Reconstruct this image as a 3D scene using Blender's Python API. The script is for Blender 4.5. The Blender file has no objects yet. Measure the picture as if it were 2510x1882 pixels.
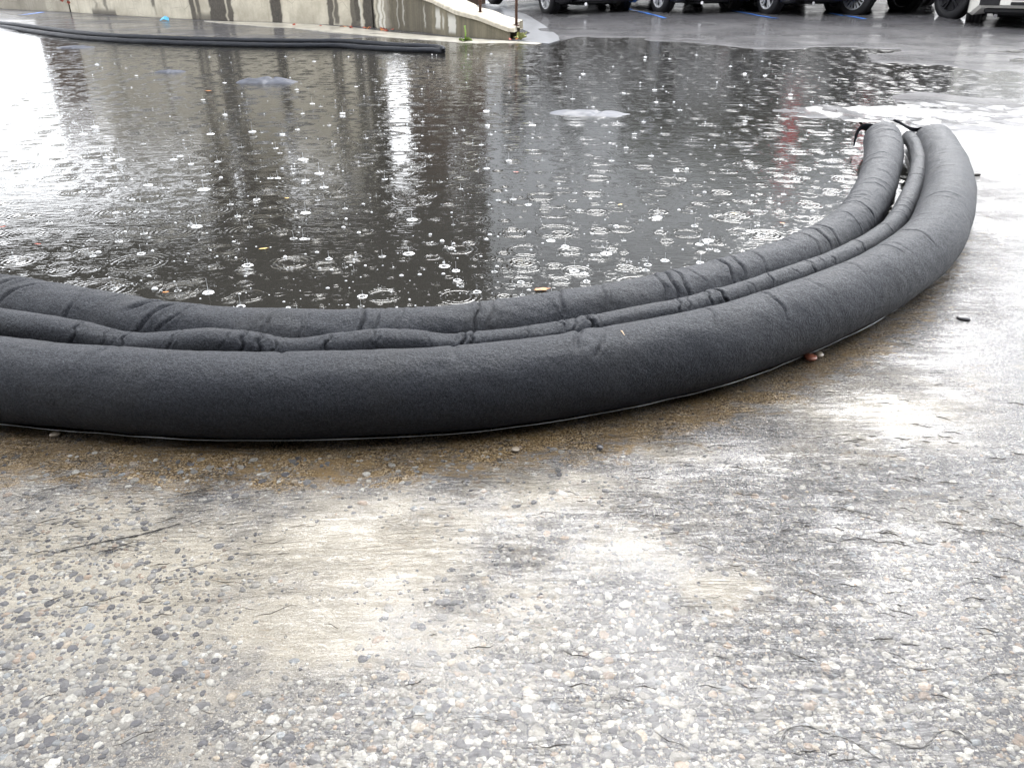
import bpy, bmesh, math, random
import numpy as np
from mathutils import Vector, Matrix
random.seed(7); RNG = np.random.default_rng(11)
R = math.radians
C = bpy.context.scene.collection
SC = bpy.context.scene

# ------------------------------------------------------------------ camera
CAM_H, PITCH, FPX = 1.0, R(27.5), 1970.0
cam = bpy.data.cameras.new('camera'); cam_o = bpy.data.objects.new('camera', cam); C.objects.link(cam_o)
cam_o.location = (0, 0, CAM_H); cam_o.rotation_euler = (R(90) - PITCH, 0, 0)
cam.sensor_width = 36; cam.lens = FPX / 2510 * 36; cam.clip_start = 0.02; cam.clip_end = 2000
SC.camera = cam_o

# ------------------------------------------------------------------ sky, sun, exposure
SUN_EL, SUN_AZ = R(35), R(8)
w = bpy.data.worlds.new('World'); SC.world = w; w.use_nodes = True
nt = w.node_tree; nt.nodes.clear()
sky = nt.nodes.new('ShaderNodeTexSky'); sky.sky_type = 'NISHITA'; sky.sun_disc = False
sky.sun_elevation = SUN_EL; sky.sun_rotation = SUN_AZ; sky.dust_density = 1.5; sky.air_density = 1.0; sky.ozone_density = 1
hs = nt.nodes.new('ShaderNodeHueSaturation'); hs.inputs['Saturation'].default_value = 0.12
mx = nt.nodes.new('ShaderNodeMix'); mx.data_type = 'RGBA'; mx.inputs[0].default_value = 0.8
mx.inputs[7].default_value = (9.3, 9.5, 9.9, 1)          # the even cloud sheet
bg = nt.nodes.new('ShaderNodeBackground'); bg.inputs['Strength'].default_value = 0.11
wo = nt.nodes.new('ShaderNodeOutputWorld')
nt.links.new(sky.outputs[0], hs.inputs['Color']); nt.links.new(hs.outputs[0], mx.inputs[6])
nt.links.new(mx.outputs[2], bg.inputs['Color']); nt.links.new(bg.outputs[0], wo.inputs['Surface'])
sun = bpy.data.lights.new('sun', 'SUN'); sun.energy = 1.5; sun.angle = R(46); sun.color = (1, 0.985, 0.96)
sun_o = bpy.data.objects.new('sun', sun); C.objects.link(sun_o)
sd = Vector((math.sin(SUN_AZ) * math.cos(SUN_EL), math.cos(SUN_AZ) * math.cos(SUN_EL), math.sin(SUN_EL)))
sun_o.rotation_euler = (-sd).to_track_quat('-Z', 'Y').to_euler(); sun_o.location = (0, 6, 20)
SC.view_settings.view_transform = 'Standard'; SC.view_settings.look = 'None'
SC.view_settings.exposure = 2.1; SC.view_settings.gamma = 1
SC.render.engine = 'CYCLES'; SC.cycles.max_bounces = 6; SC.cycles.diffuse_bounces = 2; SC.cycles.glossy_bounces = 3; SC.cycles.transparent_max_bounces = 6; SC.cycles.caustics_reflective = False

# ------------------------------------------------------------------ pixel helpers (pixels of a 2212 wide view)
S = 2510 / 2212.0
FW = np.array([0, math.cos(PITCH), -math.sin(PITCH)]); UP = np.array([0, math.sin(PITCH), math.cos(PITCH)])
O = np.array([0, 0, CAM_H])
def ray(u, v):
    d = FW + np.array([1, 0, 0]) * (u * S - 1255) / FPX - UP * (v * S - 941) / FPX
    return d / np.linalg.norm(d)
def proj(x, y, z):
    dx, dy, dz = x, y, z - CAM_H
    dep = dy * FW[1] + dz * FW[2]; upc = dy * UP[1] + dz * UP[2]
    dep = np.where(dep < 0.05, 0.05, dep)
    return (1255 + FPX * dx / dep) / S, (941 - FPX * upc / dep) / S
def gnd(u, v, z=0.0):
    d = ray(u, v); return O + d * (z - CAM_H) / d[2]
def z_for(x, y, v):                                      # height at (x, y) that shows at image row v
    lo, hi = -1.0, 6.0
    for _ in range(40):
        m = (lo + hi) / 2
        if proj(x, y, m)[1] > v: lo = m
        else: hi = m
    return (lo + hi) / 2
def Fp(u, v): return (u / S, v / S)                      # from full-resolution pixels

# ------------------------------------------------------------------ numpy noise
def vnoise(x, y, seed=0):
    xi = np.floor(x).astype(np.int64); yi = np.floor(y).astype(np.int64)
    xf = x - xi; yf = y - yi; xf = xf * xf * (3 - 2 * xf); yf = yf * yf * (3 - 2 * yf)
    def h(a, b):
        n = (a * 374761393 + b * 668265263 + seed * 144665) & 0x7fffffff
        n = ((n ^ (n >> 13)) * 1274126177) & 0x7fffffff
        return ((n ^ (n >> 16)) & 0xffff) / 65535.0
    return (h(xi, yi) * (1 - xf) + h(xi + 1, yi) * xf) * (1 - yf) + (h(xi, yi + 1) * (1 - xf) + h(xi + 1, yi + 1) * xf) * yf
def fbm(x, y, seed=0, o=4):
    s = 0; a = 0.5
    for i in range(o): s = s + a * vnoise(x, y, seed + i * 17); x = x * 2.03; y = y * 2.03; a *= 0.5
    return s
def sstep(a, b, x):
    t = np.clip((x - a) / (b - a), 0, 1); return t * t * (3 - 2 * t)

# ------------------------------------------------------------------ object helpers
def mesh_obj(name, verts, faces, material, parent=None, smooth=False, loc=None):
    me = bpy.data.meshes.new(name)
    me.from_pydata([tuple(map(float, v)) for v in verts], [], [tuple(int(i) for i in q) for q in faces])
    if smooth: me.shade_smooth()
    if material: me.materials.append(material)
    o = bpy.data.objects.new(name, me); C.objects.link(o)
    if parent: o.parent = parent
    if loc is not None: o.location = loc
    return o
def grid_obj(name, V, ni, nj, material, parent=None, close_j=False):
    V = np.asarray(V, np.float32).reshape(-1, 3)
    i = np.arange(ni - 1)[:, None]; j = np.arange(nj if close_j else nj - 1)[None, :]
    j2 = (j + 1) % nj
    Q = np.stack([i * nj + j, (i + 1) * nj + j + 0 * j2, (i + 1) * nj + j2, i * nj + j2], -1).reshape(-1, 4)
    me = bpy.data.meshes.new(name)
    me.vertices.add(len(V)); me.vertices.foreach_set('co', V.ravel())
    me.loops.add(Q.size); me.loops.foreach_set('vertex_index', Q.ravel().astype(np.int32))
    me.polygons.add(len(Q)); me.polygons.foreach_set('loop_start', np.arange(0, Q.size, 4, dtype=np.int32))
    me.update(calc_edges=True); me.validate(); me.shade_smooth()
    if material: me.materials.append(material)
    o = bpy.data.objects.new(name, me); C.objects.link(o)
    if parent: o.parent = parent
    return o
def add_attr(o, name, arr):
    a = o.data.color_attributes.new(name, 'FLOAT_COLOR', 'POINT')
    buf = np.ones((len(o.data.vertices), 4), np.float32); buf[:, :arr.shape[1]] = arr
    a.data.foreach_set('color', buf.ravel())
def empty(name, loc=(0, 0, 0), rz=0, parent=None):
    o = bpy.data.objects.new(name, None); C.objects.link(o); o.location = loc; o.rotation_euler = (0, 0, rz)
    o.empty_display_size = 0.1
    if parent: o.parent = parent
    return o
def tag(o, label=None, cat=None, group=None, kind=None):
    if label: o['label'] = label
    if cat: o['category'] = cat
    if group: o['group'] = group
    if kind: o['kind'] = kind
    return o
def child(name, data, parent, loc=(0, 0, 0), rot=(0, 0, 0), scale=(1, 1, 1)):
    o = bpy.data.objects.new(name, data); C.objects.link(o); o.parent = parent
    o.location = loc; o.rotation_euler = rot; o.scale = scale; return o
class MB:
    def __init__(s): s.v = []; s.f = []
    def add(s, V, Fc):
        b = len(s.v); s.v += [tuple(map(float, p)) for p in V]; s.f += [tuple(b + int(i) for i in q) for q in Fc]; return s
    def box(s, c, d, rz=0, bev=0.0):
        cx, cy, cz = c; a, b, h = d[0] / 2, d[1] / 2, d[2] / 2
        if bev <= 0:
            P = [(x, y, z) for z in (-h, h) for (x, y) in ((-a, -b), (a, -b), (a, b), (-a, b))]
            Fc = [(3, 2, 1, 0), (4, 5, 6, 7), (0, 1, 5, 4), (1, 2, 6, 5), (2, 3, 7, 6), (3, 0, 4, 7)]
        else:
            e = bev; P = []
            for (z, k) in ((-h, e), (-h + e, 0), (h - e, 0), (h, e)):
                for (x, y) in ((-a + e, -b + k), (a - e, -b + k), (a - k, -b + e), (a - k, b - e), (a - e, b - k), (-a + e, b - k), (-a + k, b - e), (-a + k, -b + e)):
                    P.append((x, y, z))
            Fc = [tuple(range(7, -1, -1)), tuple(range(24, 32))]
            for r in range(3):
                for k in range(8): Fc.append((r * 8 + k, r * 8 + (k + 1) % 8, (r + 1) * 8 + (k + 1) % 8, (r + 1) * 8 + k))
        cr, sr = math.cos(rz), math.sin(rz)
        return s.add([(cx + x * cr - y * sr, cy + x * sr + y * cr, cz + z) for x, y, z in P], Fc)
    def tube(s, pts, rad, n=8, cap=True):
        pts = [Vector(p) for p in pts]; rad = rad if hasattr(rad, '__len__') else [rad] * len(pts)
        V = []
        for i, p in enumerate(pts):
            t = (pts[min(i + 1, len(pts) - 1)] - pts[max(i - 1, 0)]).normalized()
            a = t.cross(Vector((0, 0, 1)));
            if a.length < 1e-3: a = t.cross(Vector((1, 0, 0)))
            a.normalize(); b = t.cross(a)
            for k in range(n):
                q = 2 * math.pi * k / n; V.append(p + (a * math.cos(q) + b * math.sin(q)) * rad[i])
        Fc = [(i * n + k, i * n + (k + 1) % n, (i + 1) * n + (k + 1) % n, (i + 1) * n + k) for i in range(len(pts) - 1) for k in range(n)]
        if cap: Fc += [tuple(range(n - 1, -1, -1)), tuple((len(pts) - 1) * n + k for k in range(n))]
        return s.add(V, Fc)
    def lathe_x(s, prof, n=32, c=(0, 0, 0)):              # profile (x, r) spun about the x axis
        V = []
        for (x, r) in prof:
            for k in range(n): q = 2 * math.pi * k / n; V.append((c[0] + x, c[1] + r * math.cos(q), c[2] + r * math.sin(q)))
        m = len(prof)
        return s.add(V, [(i * n + k, i * n + (k + 1) % n, (i + 1) * n + (k + 1) % n, (i + 1) * n + k) for i in range(m - 1) for k in range(n)])
    def build(s, name, material, parent=None, smooth=False, loc=None): return mesh_obj(name, s.v, s.f, material, parent, smooth, loc)
    def data(s, name, material, smooth=False):
        me = bpy.data.meshes.new(name); me.from_pydata(s.v, [], s.f); me.materials.append(material)
        if smooth: me.shade_smooth()
        return me

# ------------------------------------------------------------------ material helpers
class NT:
    def __init__(s, name):
        s.m = bpy.data.materials.new(name); s.m.use_nodes = True; s.t = s.m.node_tree; s.t.nodes.clear()
        s.out = s.t.nodes.new('ShaderNodeOutputMaterial'); s.geo = s.t.nodes.new('ShaderNodeNewGeometry'); s.tc = s.t.nodes.new('ShaderNodeTexCoord')
    def n(s, typ, **kw):
        nd = s.t.nodes.new(typ)
        for k, v in kw.items(): setattr(nd, k, v)
        return nd
    def set(s, sock, v):
        if isinstance(v, bpy.types.NodeSocket): s.t.links.new(v, sock)
        elif v is not None:
            if isinstance(v, (tuple, list)) and len(v) == 3 and sock.type == 'RGBA': v = tuple(v) + (1,)
            sock.default_value = v
    def math(s, op, a, b=None, c=None, clamp=False):
        nd = s.n('ShaderNodeMath', operation=op, use_clamp=clamp)
        for i, q in enumerate((a, b, c)):
            if q is not None: s.set(nd.inputs[i], q)
        return nd.outputs[0]
    def mix(s, f, a, b, blend='MIX'):
        nd = s.n('ShaderNodeMix', data_type='RGBA', blend_type=blend, clamp_factor=True)
        s.set(nd.inputs[0], f); s.set(nd.inputs[6], a); s.set(nd.inputs[7], b); return nd.outputs[2]
    def ramp(s, f, a, b, lo=0.0, hi=1.0):
        nd = s.n('ShaderNodeMapRange', interpolation_type='SMOOTHSTEP'); s.set(nd.inputs[0], f)
        nd.inputs[1].default_value = a; nd.inputs[2].default_value = b; nd.inputs[3].default_value = lo; nd.inputs[4].default_value = hi
        return nd.outputs[0]
    def mapv(s, v, scale=(1, 1, 1), rot=(0, 0, 0), loc=(0, 0, 0)):
        nd = s.n('ShaderNodeMapping'); s.set(nd.inputs[0], v); nd.inputs[1].default_value = loc; nd.inputs[2].default_value = rot; nd.inputs[3].default_value = scale
        return nd.outputs[0]
    def noise(s, v, scale, detail=3, rough=0.55, dist=0.0, typ='FBM'):
        nd = s.n('ShaderNodeTexNoise', noise_type=typ); s.set(nd.inputs['Vector'], v); nd.inputs['Scale'].default_value = scale
        nd.inputs['Detail'].default_value = detail; nd.inputs['Roughness'].default_value = rough; nd.inputs['Distortion'].default_value = dist
        return nd.outputs['Fac'] if 'Fac' in nd.outputs else nd.outputs[0]
    def vor(s, v, scale, feat='F1', dims='3D', rnd=1.0):
        nd = s.n('ShaderNodeTexVoronoi', feature=feat, voronoi_dimensions=dims); s.set(nd.inputs['Vector'], v)
        nd.inputs['Scale'].default_value = scale; nd.inputs['Randomness'].default_value = rnd; return nd
    def cramp(s, f, stops, interp='LINEAR'):
        nd = s.n('ShaderNodeValToRGB'); s.set(nd.inputs[0], f); e = nd.color_ramp.elements; nd.color_ramp.interpolation = interp
        while len(e) < len(stops): e.new(0.5)
        for k, (p, c) in enumerate(stops): e[k].position = p; e[k].color = tuple(c) + (1,)
        return nd.outputs[0]
    def attr(s, name):
        nd = s.n('ShaderNodeAttribute', attribute_name=name); return nd
    def bump(s, h, strength=1.0, dist=1.0, normal=None):
        nd = s.n('ShaderNodeBump'); s.set(nd.inputs['Height'], h); nd.inputs['Strength'].default_value = strength; nd.inputs['Distance'].default_value = dist
        if normal is not None: s.set(nd.inputs['Normal'], normal)
        return nd.outputs[0]
    def princ(s, **kw):
        nd = s.n('ShaderNodeBsdfPrincipled')
        for k, v in kw.items(): s.set(nd.inputs[k.replace('_', ' ')], v)
        s.t.links.new(nd.outputs[0], s.out.inputs['Surface']); return nd
    def sep(s, c):
        nd = s.n('ShaderNodeSeparateColor'); s.set(nd.inputs[0], c); return nd.outputs

def simple(name, col, rough=0.6, vary=0.25, scale=8.0, bump=0.0, metal=0.0, coat=0.0, spec=0.5, obj=True):
    t = NT(name); v = t.tc.outputs['Object'] if obj else t.geo.outputs['Position']
    n1 = t.noise(v, scale, 4)
    c2 = tuple(max(0, c * (1 - vary)) for c in col); c1 = tuple(min(1, c * (1 + vary)) for c in col)
    kw = dict(Base_Color=t.mix(t.ramp(n1, 0.3, 0.7), c2, c1), Roughness=t.ramp(n1, 0.2, 0.8, max(0.03, rough - 0.08), min(1, rough + 0.08)), Metallic=metal, Coat_Weight=coat, Coat_Roughness=0.05, Specular_IOR_Level=spec)
    if bump: kw['Normal'] = t.bump(t.noise(v, scale * 6, 4), 1.0, bump)
    t.princ(**kw); return t.m

# --- asphalt with worn aggregate; silt, gravel and wear masks come as attributes of the sheet
def ground_material():
    t = NT('wet_asphalt'); P = t.geo.outputs['Position']
    at = t.attr('mask'); silt_lift, brown, pale = t.sep(at.outputs['Color'])[:3]
    at2 = t.attr('mask2'); wet, grain, mud = t.sep(at2.outputs['Color'])[:3]
    n_big = t.noise(P, 1.3, 4); n_mid = t.noise(P, 9, 5, 0.65); n_f = t.noise(P, 120, 4, 0.7)
    base = t.mix(t.ramp(n_mid, 0.3, 0.7), (0.065, 0.064, 0.073), (0.125, 0.122, 0.132))
    base = t.mix(t.ramp(n_f, 0.35, 0.75), base, (0.20, 0.197, 0.205))
    Pd = t.n('ShaderNodeVectorMath', operation='ADD')
    nz = t.n('ShaderNodeTexNoise'); t.set(nz.inputs['Vector'], P); nz.inputs['Scale'].default_value = 140
    sc = t.n('ShaderNodeVectorMath', operation='SCALE'); t.set(sc.inputs[0], nz.outputs['Color']); sc.inputs['Scale'].default_value = 0.008
    t.set(Pd.inputs[0], P); t.set(Pd.inputs[1], sc.outputs[0])
    hsum = None
    for (scl, th) in ((150, 0.44), (330, 0.5)):
        vo = t.vor(Pd.outputs[0], scl, 'F1', '2D'); r, g, b = t.sep(vo.outputs['Color'])[:3]
        thr = t.math('MULTIPLY', t.math('POWER', r, 0.6), th)
        m = t.ramp(t.math('SUBTRACT', thr, vo.outputs['Distance']), -0.03, 0.05)
        col = t.cramp(g, [(0, (0.10, 0.10, 0.115)), (0.3, (0.19, 0.188, 0.195)), (0.55, (0.31, 0.30, 0.285)), (0.8, (0.42, 0.40, 0.37)), (0.94, (0.38, 0.32, 0.26)), (1, (0.60, 0.59, 0.56))])
        base = t.mix(t.math('MULTIPLY', m, t.math('ADD', t.math('MULTIPLY', grain, 0.75), 0.25)), base, col)
        hh = t.math('MULTIPLY', m, 0.0016 * 120 / scl)
        hsum = hh if hsum is None else t.math('ADD', hsum, hh)
    # pale silt between the stones, also lightening ground that gets less light
    sf = t.ramp(t.math('ADD', silt_lift, t.math('MULTIPLY', t.math('SUBTRACT', t.noise(P, 7, 6, 0.72), 0.5), 1.5)), 0.2, 0.95)
    sfine = t.noise(P, 420, 3, 0.7)
    sc_ = t.mix(t.ramp(sfine, 0.3, 0.75), t.mix(t.ramp(n_mid, 0.35, 0.65), (0.33, 0.295, 0.24), (0.42, 0.375, 0.305)), (0.58, 0.54, 0.465))
    base = t.mix(t.math('MULTIPLY', sf, 0.93), base, sc_)
    # brown sand and grit washed against the barrier
    gv = t.vor(P, 330, 'F1', '2D'); gr, gg, gb = t.sep(gv.outputs['Color'])[:3]
    sand = t.cramp(gg, [(0, (0.03, 0.021, 0.013)), (0.3, (0.15, 0.10, 0.05)), (0.6, (0.29, 0.205, 0.105)), (0.85, (0.44, 0.32, 0.18)), (1, (0.56, 0.46, 0.32))])
    sand = t.mix(t.ramp(n_mid, 0.42, 0.7), sand, (0.29, 0.20, 0.10))
    bf = t.ramp(t.math('ADD', brown, t.math('MULTIPLY', t.math('SUBTRACT', t.noise(t.mapv(P, scale=(9, 20, 1)), 1.0, 6, 0.72, 1.2), 0.5), 3.2)), 0.2, 0.95)
    base = t.mix(bf, base, sand)
    base = t.mix(mud, base, (0.045, 0.042, 0.034))
    # paler worn hump further off
    pf = t.ramp(t.math('ADD', pale, t.math('MULTIPLY', t.math('SUBTRACT', n_mid, 0.5), 0.5)), 0.35, 0.65)
    base = t.mix(t.math('MULTIPLY', wet, 0.62), base, (0.028, 0.028, 0.031))      # soaked bare asphalt
    base = t.mix(pf, base, t.mix(t.ramp(t.noise(P, 60, 3), 0.35, 0.7), (0.25, 0.25, 0.24), (0.62, 0.62, 0.6)))
    gh = t.math('MULTIPLY', gv.outputs['Distance'], t.math('MULTIPLY', bf, -0.0012))
    h = t.math('ADD', t.math('ADD', hsum, gh), t.math('MULTIPLY', n_f, 0.0007))
    # fine grain far away, where the pebbles blur into a rough sheen
    far = t.math('MULTIPLY', t.noise(P, 45, 4, 0.7), t.math('MULTIPLY', wet, 0.004))
    h = t.math('ADD', h, far)
    rgh = t.math('ADD', t.ramp(n_big, 0.35, 0.7, 0.4, 0.68), t.math('MULTIPLY', pf, 0.2))
    coat = t.math('MULTIPLY', wet, t.ramp(t.noise(P, 0.9, 4, 0.6), 0.3, 0.65, 0.25, 0.7))
    cb = t.bump(t.math('ADD', t.math('MULTIPLY', t.noise(P, 30, 3, 0.6), 0.0010), t.math('MULTIPLY', t.noise(P, 8, 3), 0.0022)), 1.0, 1.0)
    t.princ(Base_Color=base, Roughness=rgh, Normal=t.bump(h, 1.0, 1.0), Specular_IOR_Level=0.05, Coat_Weight=t.math('MULTIPLY', coat, t.math('MULTIPLY_ADD', pf, -0.75, 1.0)),
            Coat_Roughness=t.ramp(t.noise(P, 2.2, 4), 0.35, 0.7, 0.04, 0.15), Coat_IOR=1.33, Coat_Normal=cb)
    return t.m

def water_material(name, kind):
    t = NT(name); P = t.geo.outputs['Position']
    def rings(scale, off, amp, wl=0.13, keep=0.35, sig=0.085):
        vo = t.vor(t.mapv(P, loc=off), scale, 'F1', '2D', 0.62); r, g, b = t.sep(vo.outputs['Color'])[:3]
        rad = t.math('MULTIPLY_ADD', r, 0.27, 0.03)
        d = t.math('SUBTRACT', vo.outputs['Distance'], rad)
        e = t.math('DIVIDE', d, sig); env = t.math('EXPONENT', t.math('MULTIPLY', t.math('MULTIPLY', e, e), -1.0))
        wv = t.math('COSINE', t.math('MULTIPLY', d, 2 * math.pi / wl))
        a = t.math('MULTIPLY', t.math('MULTIPLY', wv, env), t.math('MULTIPLY_ADD', r, -0.75, 1.0))
        on = t.math('GREATER_THAN', g, keep)
        return t.math('MULTIPLY', t.math('MULTIPLY', a, on), amp)
    hs_ = []
    if kind == 'pond':
        hs_ += [rings(3.1, (0.3, 0.1, 0), 0.0014, 0.068, 0.35, 0.095), rings(4.3, (3.1, 1.7, 0), 0.0011, 0.082, 0.4, 0.09), rings(6.4, (7.7, 5.2, 0), 0.0008, 0.10, 0.35, 0.09), rings(10.5, (1.3, 9.1, 0), 0.0004, 0.12, 0.35), rings(18, (5.9, 2.4, 0), 0.00018, 0.15, 0.35)]
        hs_.append(t.math('MULTIPLY', t.noise(t.mapv(P, scale=(7, 13, 1)), 1.0, 3, 0.5), 0.0016))
        hs_.append(t.math('MULTIPLY', t.noise(t.mapv(P, scale=(26, 60, 1)), 1.0, 2, 0.5, 0.4), 0.00085))
    else:
        fl = t.attr('flow'); str_, run, _b = t.sep(fl.outputs['Color'])[:3]
        wp = t.mapv(P, scale=(7, 30, 1), rot=(0, 0, 0.12)); 
        n1 = t.noise(wp, 1.0, 3, 0.6, 1.6); rid = t.math('SUBTRACT', 1.0, t.math('ABSOLUTE', t.math('MULTIPLY_ADD', n1, 2.0, -1.0)))
        rid = t.math('POWER', rid, 5.0)
        n2 = t.noise(t.mapv(P, scale=(15, 62, 1), rot=(0, 0, -0.2)), 1.0, 3, 0.6, 1.4); rid2 = t.math('POWER', t.math('SUBTRACT', 1.0, t.math('ABSOLUTE', t.math('MULTIPLY_ADD', n2, 2.0, -1.0))), 6.0)
        patch = t.ramp(t.noise(P, 3.2, 3), 0.38, 0.62, 0.25, 1.0)
        hs_.append(t.math('MULTIPLY', t.math('MULTIPLY', t.math('MULTIPLY', rid, 0.0034), patch), str_))
        hs_.append(t.math('MULTIPLY', t.math('MULTIPLY', rid2, 0.0013), t.math('MULTIPLY', str_, patch)))
        hs_.append(t.math('MULTIPLY', t.noise(t.mapv(P, scale=(14, 22, 1)), 1.0, 3, 0.6), 0.0014))
        hs_.append(t.math('MULTIPLY', t.noise(t.mapv(P, scale=(45, 80, 1)), 1.0, 2, 0.6), 0.0003))
        hs_ += [rings(8, (4.3, 2.7, 0), 0.00025, 0.13, 0.6)]
    h = hs_[0]
    for q in hs_[1:]: h = t.math('ADD', h, q)
    nrm = t.bump(h, 1.0, 1.0)
    fr = t.n('ShaderNodeFresnel'); fr.inputs['IOR'].default_value = 1.33; t.set(fr.inputs['Normal'], nrm)
    gl = t.n('ShaderNodeBsdfGlossy'); gl.inputs['Roughness'].default_value = 0.03 if kind == 'pond' else 0.16; t.set(gl.inputs['Normal'], nrm); gl.inputs['Color'].default_value = (1, 1, 1, 1)
    tr = t.n('ShaderNodeBsdfTransparent'); tr.inputs['Color'].default_value = (0.55, 0.53, 0.46, 1) if kind == 'pond' else (0.965, 0.96, 0.945, 1)
    low = tr.outputs[0]
    if kind == 'pond':                                    # suspended silt
        df = t.n('ShaderNodeBsdfDiffuse'); df.inputs['Color'].default_value = (0.026, 0.025, 0.022, 1)
        ms = t.n('ShaderNodeMixShader'); ms.inputs[0].default_value = 0.6; t.t.links.new(tr.outputs[0], ms.inputs[1]); t.t.links.new(df.outputs[0], ms.inputs[2]); low = ms.outputs[0]
    m2 = t.n('ShaderNodeMixShader'); t.t.links.new(fr.outputs[0], m2.inputs[0]); t.t.links.new(low, m2.inputs[1]); t.t.links.new(gl.outputs[0], m2.inputs[2])
    t.t.links.new(m2.outputs[0], t.out.inputs['Surface']); return t.m

def felt_material():
    t = NT('black_felt'); P = t.geo.outputs['Position']
    n1 = t.noise(P, 5, 4); n2 = t.noise(P, 160, 4, 0.75); n3 = t.noise(P, 420, 3, 0.7); n4 = t.noise(P, 38, 4, 0.7)
    c = t.mix(t.ramp(n2, 0.36, 0.66), (0.0015, 0.0015, 0.002), (0.017, 0.0178, 0.0228))
    c = t.mix(t.math('MULTIPLY', t.ramp(n3, 0.5, 0.68), 0.75), c, (0.060, 0.062, 0.073))
    c = t.mix(t.math('MULTIPLY', t.ramp(n4, 0.45, 0.8), 0.35), c, (0.018, 0.018, 0.02))
    c = t.mix(t.math('MULTIPLY', t.ramp(n1, 0.45, 0.75), 0.22), c, (0.035, 0.032, 0.027))
    h = t.math('ADD', t.math('MULTIPLY', n2, 0.0042), t.math('ADD', t.math('MULTIPLY', n3, 0.0012), t.math('MULTIPLY', n4, 0.004)))
    t.princ(Base_Color=c, Roughness=t.ramp(n2, 0.3, 0.7, 0.66, 0.46), Normal=t.bump(h, 1.0, 1.0), Specular_IOR_Level=0.27, Specular_Tint=(0.80, 0.88, 1.0))
    return t.m

def wall_material():
    t = NT('stained_concrete'); P = t.geo.outputs['Position']
    s, e, m = t.sep(t.attr('stain_and_shade').outputs['Color'])[:3]
    n1 = t.noise(P, 2.2, 5, 0.6); n2 = t.noise(P, 30, 4, 0.7)
    st = t.noise(t.mapv(P, scale=(7, 7, 0.35)), 1.0, 4, 0.65)
    b = t.mix(t.ramp(n1, 0.3, 0.7), (0.37, 0.335, 0.26), (0.56, 0.52, 0.42))
    b = t.mix(t.math('MULTIPLY', t.ramp(n2, 0.4, 0.8), 0.3), b, (0.30, 0.27, 0.20))
    b = t.mix(t.math('MULTIPLY', t.ramp(st, 0.5, 0.75), 0.30), b, (0.16, 0.14, 0.10))
    b = t.mix(m, b, t.mix(t.ramp(st, 0.35, 0.7), (0.10, 0.088, 0.056), (0.19, 0.165, 0.11)))
    b = t.mix(s, b, t.mix(t.ramp(n2, 0.3, 0.7), (0.022, 0.018, 0.014), (0.065, 0.055, 0.042)))
    b = t.mix(e, b, (0.58, 0.57, 0.52))
    cr = t.vor(t.mapv(P, scale=(1, 1, 1)), 2.1, 'DISTANCE_TO_EDGE'); crack = t.ramp(cr.outputs['Distance'], 0.0, 0.012, 1, 0)
    b = t.mix(t.math('MULTIPLY', crack, t.math('MULTIPLY', t.ramp(n1, 0.45, 0.6), 0.5)), b, (0.10, 0.09, 0.07))
    t.princ(Base_Color=b, Roughness=0.75, Normal=t.bump(t.math('MULTIPLY', n2, 0.006), 1, 1)); return t.m

M = {}
M['ground'] = ground_material(); M['pond'] = water_material('pond_water', 'pond'); M['run'] = water_material('runoff_water', 'run')
M['felt'] = felt_material(); M['wall'] = wall_material()
M['coping'] = simple('pale_coping', (0.46, 0.42, 0.34), 0.7, 0.25, 9, 0.002)
M['concrete'] = simple('wet_concrete', (0.15, 0.155, 0.168), 0.42, 0.2, 6, 0.0015, coat=0.3)
M['gutter'] = simple('gutter_concrete', (0.38, 0.355, 0.30), 0.5, 0.22, 5, 0.0015, coat=0.4)
M['rust'] = simple('rusty_steel', (0.09, 0.045, 0.032), 0.7, 0.4, 40, 0.001)
M['black'] = simple('black_paint', (0.008, 0.0085, 0.012), 0.25, 0.2, 3, coat=0.8)
M['navy'] = simple('navy_paint', (0.012, 0.014, 0.022), 0.25, 0.2, 3, coat=0.8)
M['grey'] = simple('charcoal_paint', (0.02, 0.022, 0.026), 0.3, 0.2, 3, coat=0.8)
M['white'] = simple('cream_paint', (0.84, 0.83, 0.77), 0.3, 0.06, 3, coat=0.6)
M['plastic'] = simple('black_plastic', (0.012, 0.012, 0.014), 0.5, 0.2, 12)
M['tyre'] = simple('tyre_rubber', (0.012, 0.012, 0.014), 0.65, 0.3, 25, 0.002)
M['alloy'] = simple('alloy', (0.62, 0.63, 0.65), 0.35, 0.1, 10, metal=0.15)
M['dkalloy'] = simple('dark_alloy', (0.05, 0.05, 0.055), 0.35, 0.2, 10, metal=0.6)
M['chrome'] = simple('chrome', (0.6, 0.6, 0.62), 0.15, 0.05, 5, metal=1.0)
M['glass'] = simple('tinted_glass', (0.012, 0.014, 0.016), 0.06, 0.1, 2, coat=1.0)
M['redlens'] = simple('red_lens', (0.35, 0.015, 0.015), 0.2, 0.1, 5, coat=0.8)
M['lens'] = simple('clear_lens', (0.45, 0.46, 0.48), 0.12, 0.1, 5, coat=1.0)
M['plate'] = simple('plate_white', (0.72, 0.7, 0.7), 0.4, 0.05, 9)
M['redpaint'] = simple('red_paint', (0.55, 0.02, 0.025), 0.4, 0.12, 3)
M['bluepaint'] = simple('blue_marking', (0.03, 0.16, 0.55), 0.45, 0.3, 6, coat=0.4, obj=False)
M['bluescrap'] = simple('blue_plastic', (0.10, 0.42, 0.66), 0.35, 0.15, 20)
M['clad'] = simple('dark_cladding', (0.040, 0.036, 0.031), 0.6, 0.25, 1.5)
M['brownbrick'] = simple('brown_brick', (0.075, 0.050, 0.036), 0.75, 0.3, 2)
M['hallup'] = simple('slate_cladding', (0.38, 0.39, 0.41), 0.6, 0.2, 1)
M['greywall'] = simple('grey_render', (0.60, 0.62, 0.64), 0.7, 0.12, 1)
M['rearwall'] = simple('dark_grey_render', (0.10, 0.10, 0.10), 0.7, 0.12, 1)
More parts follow.
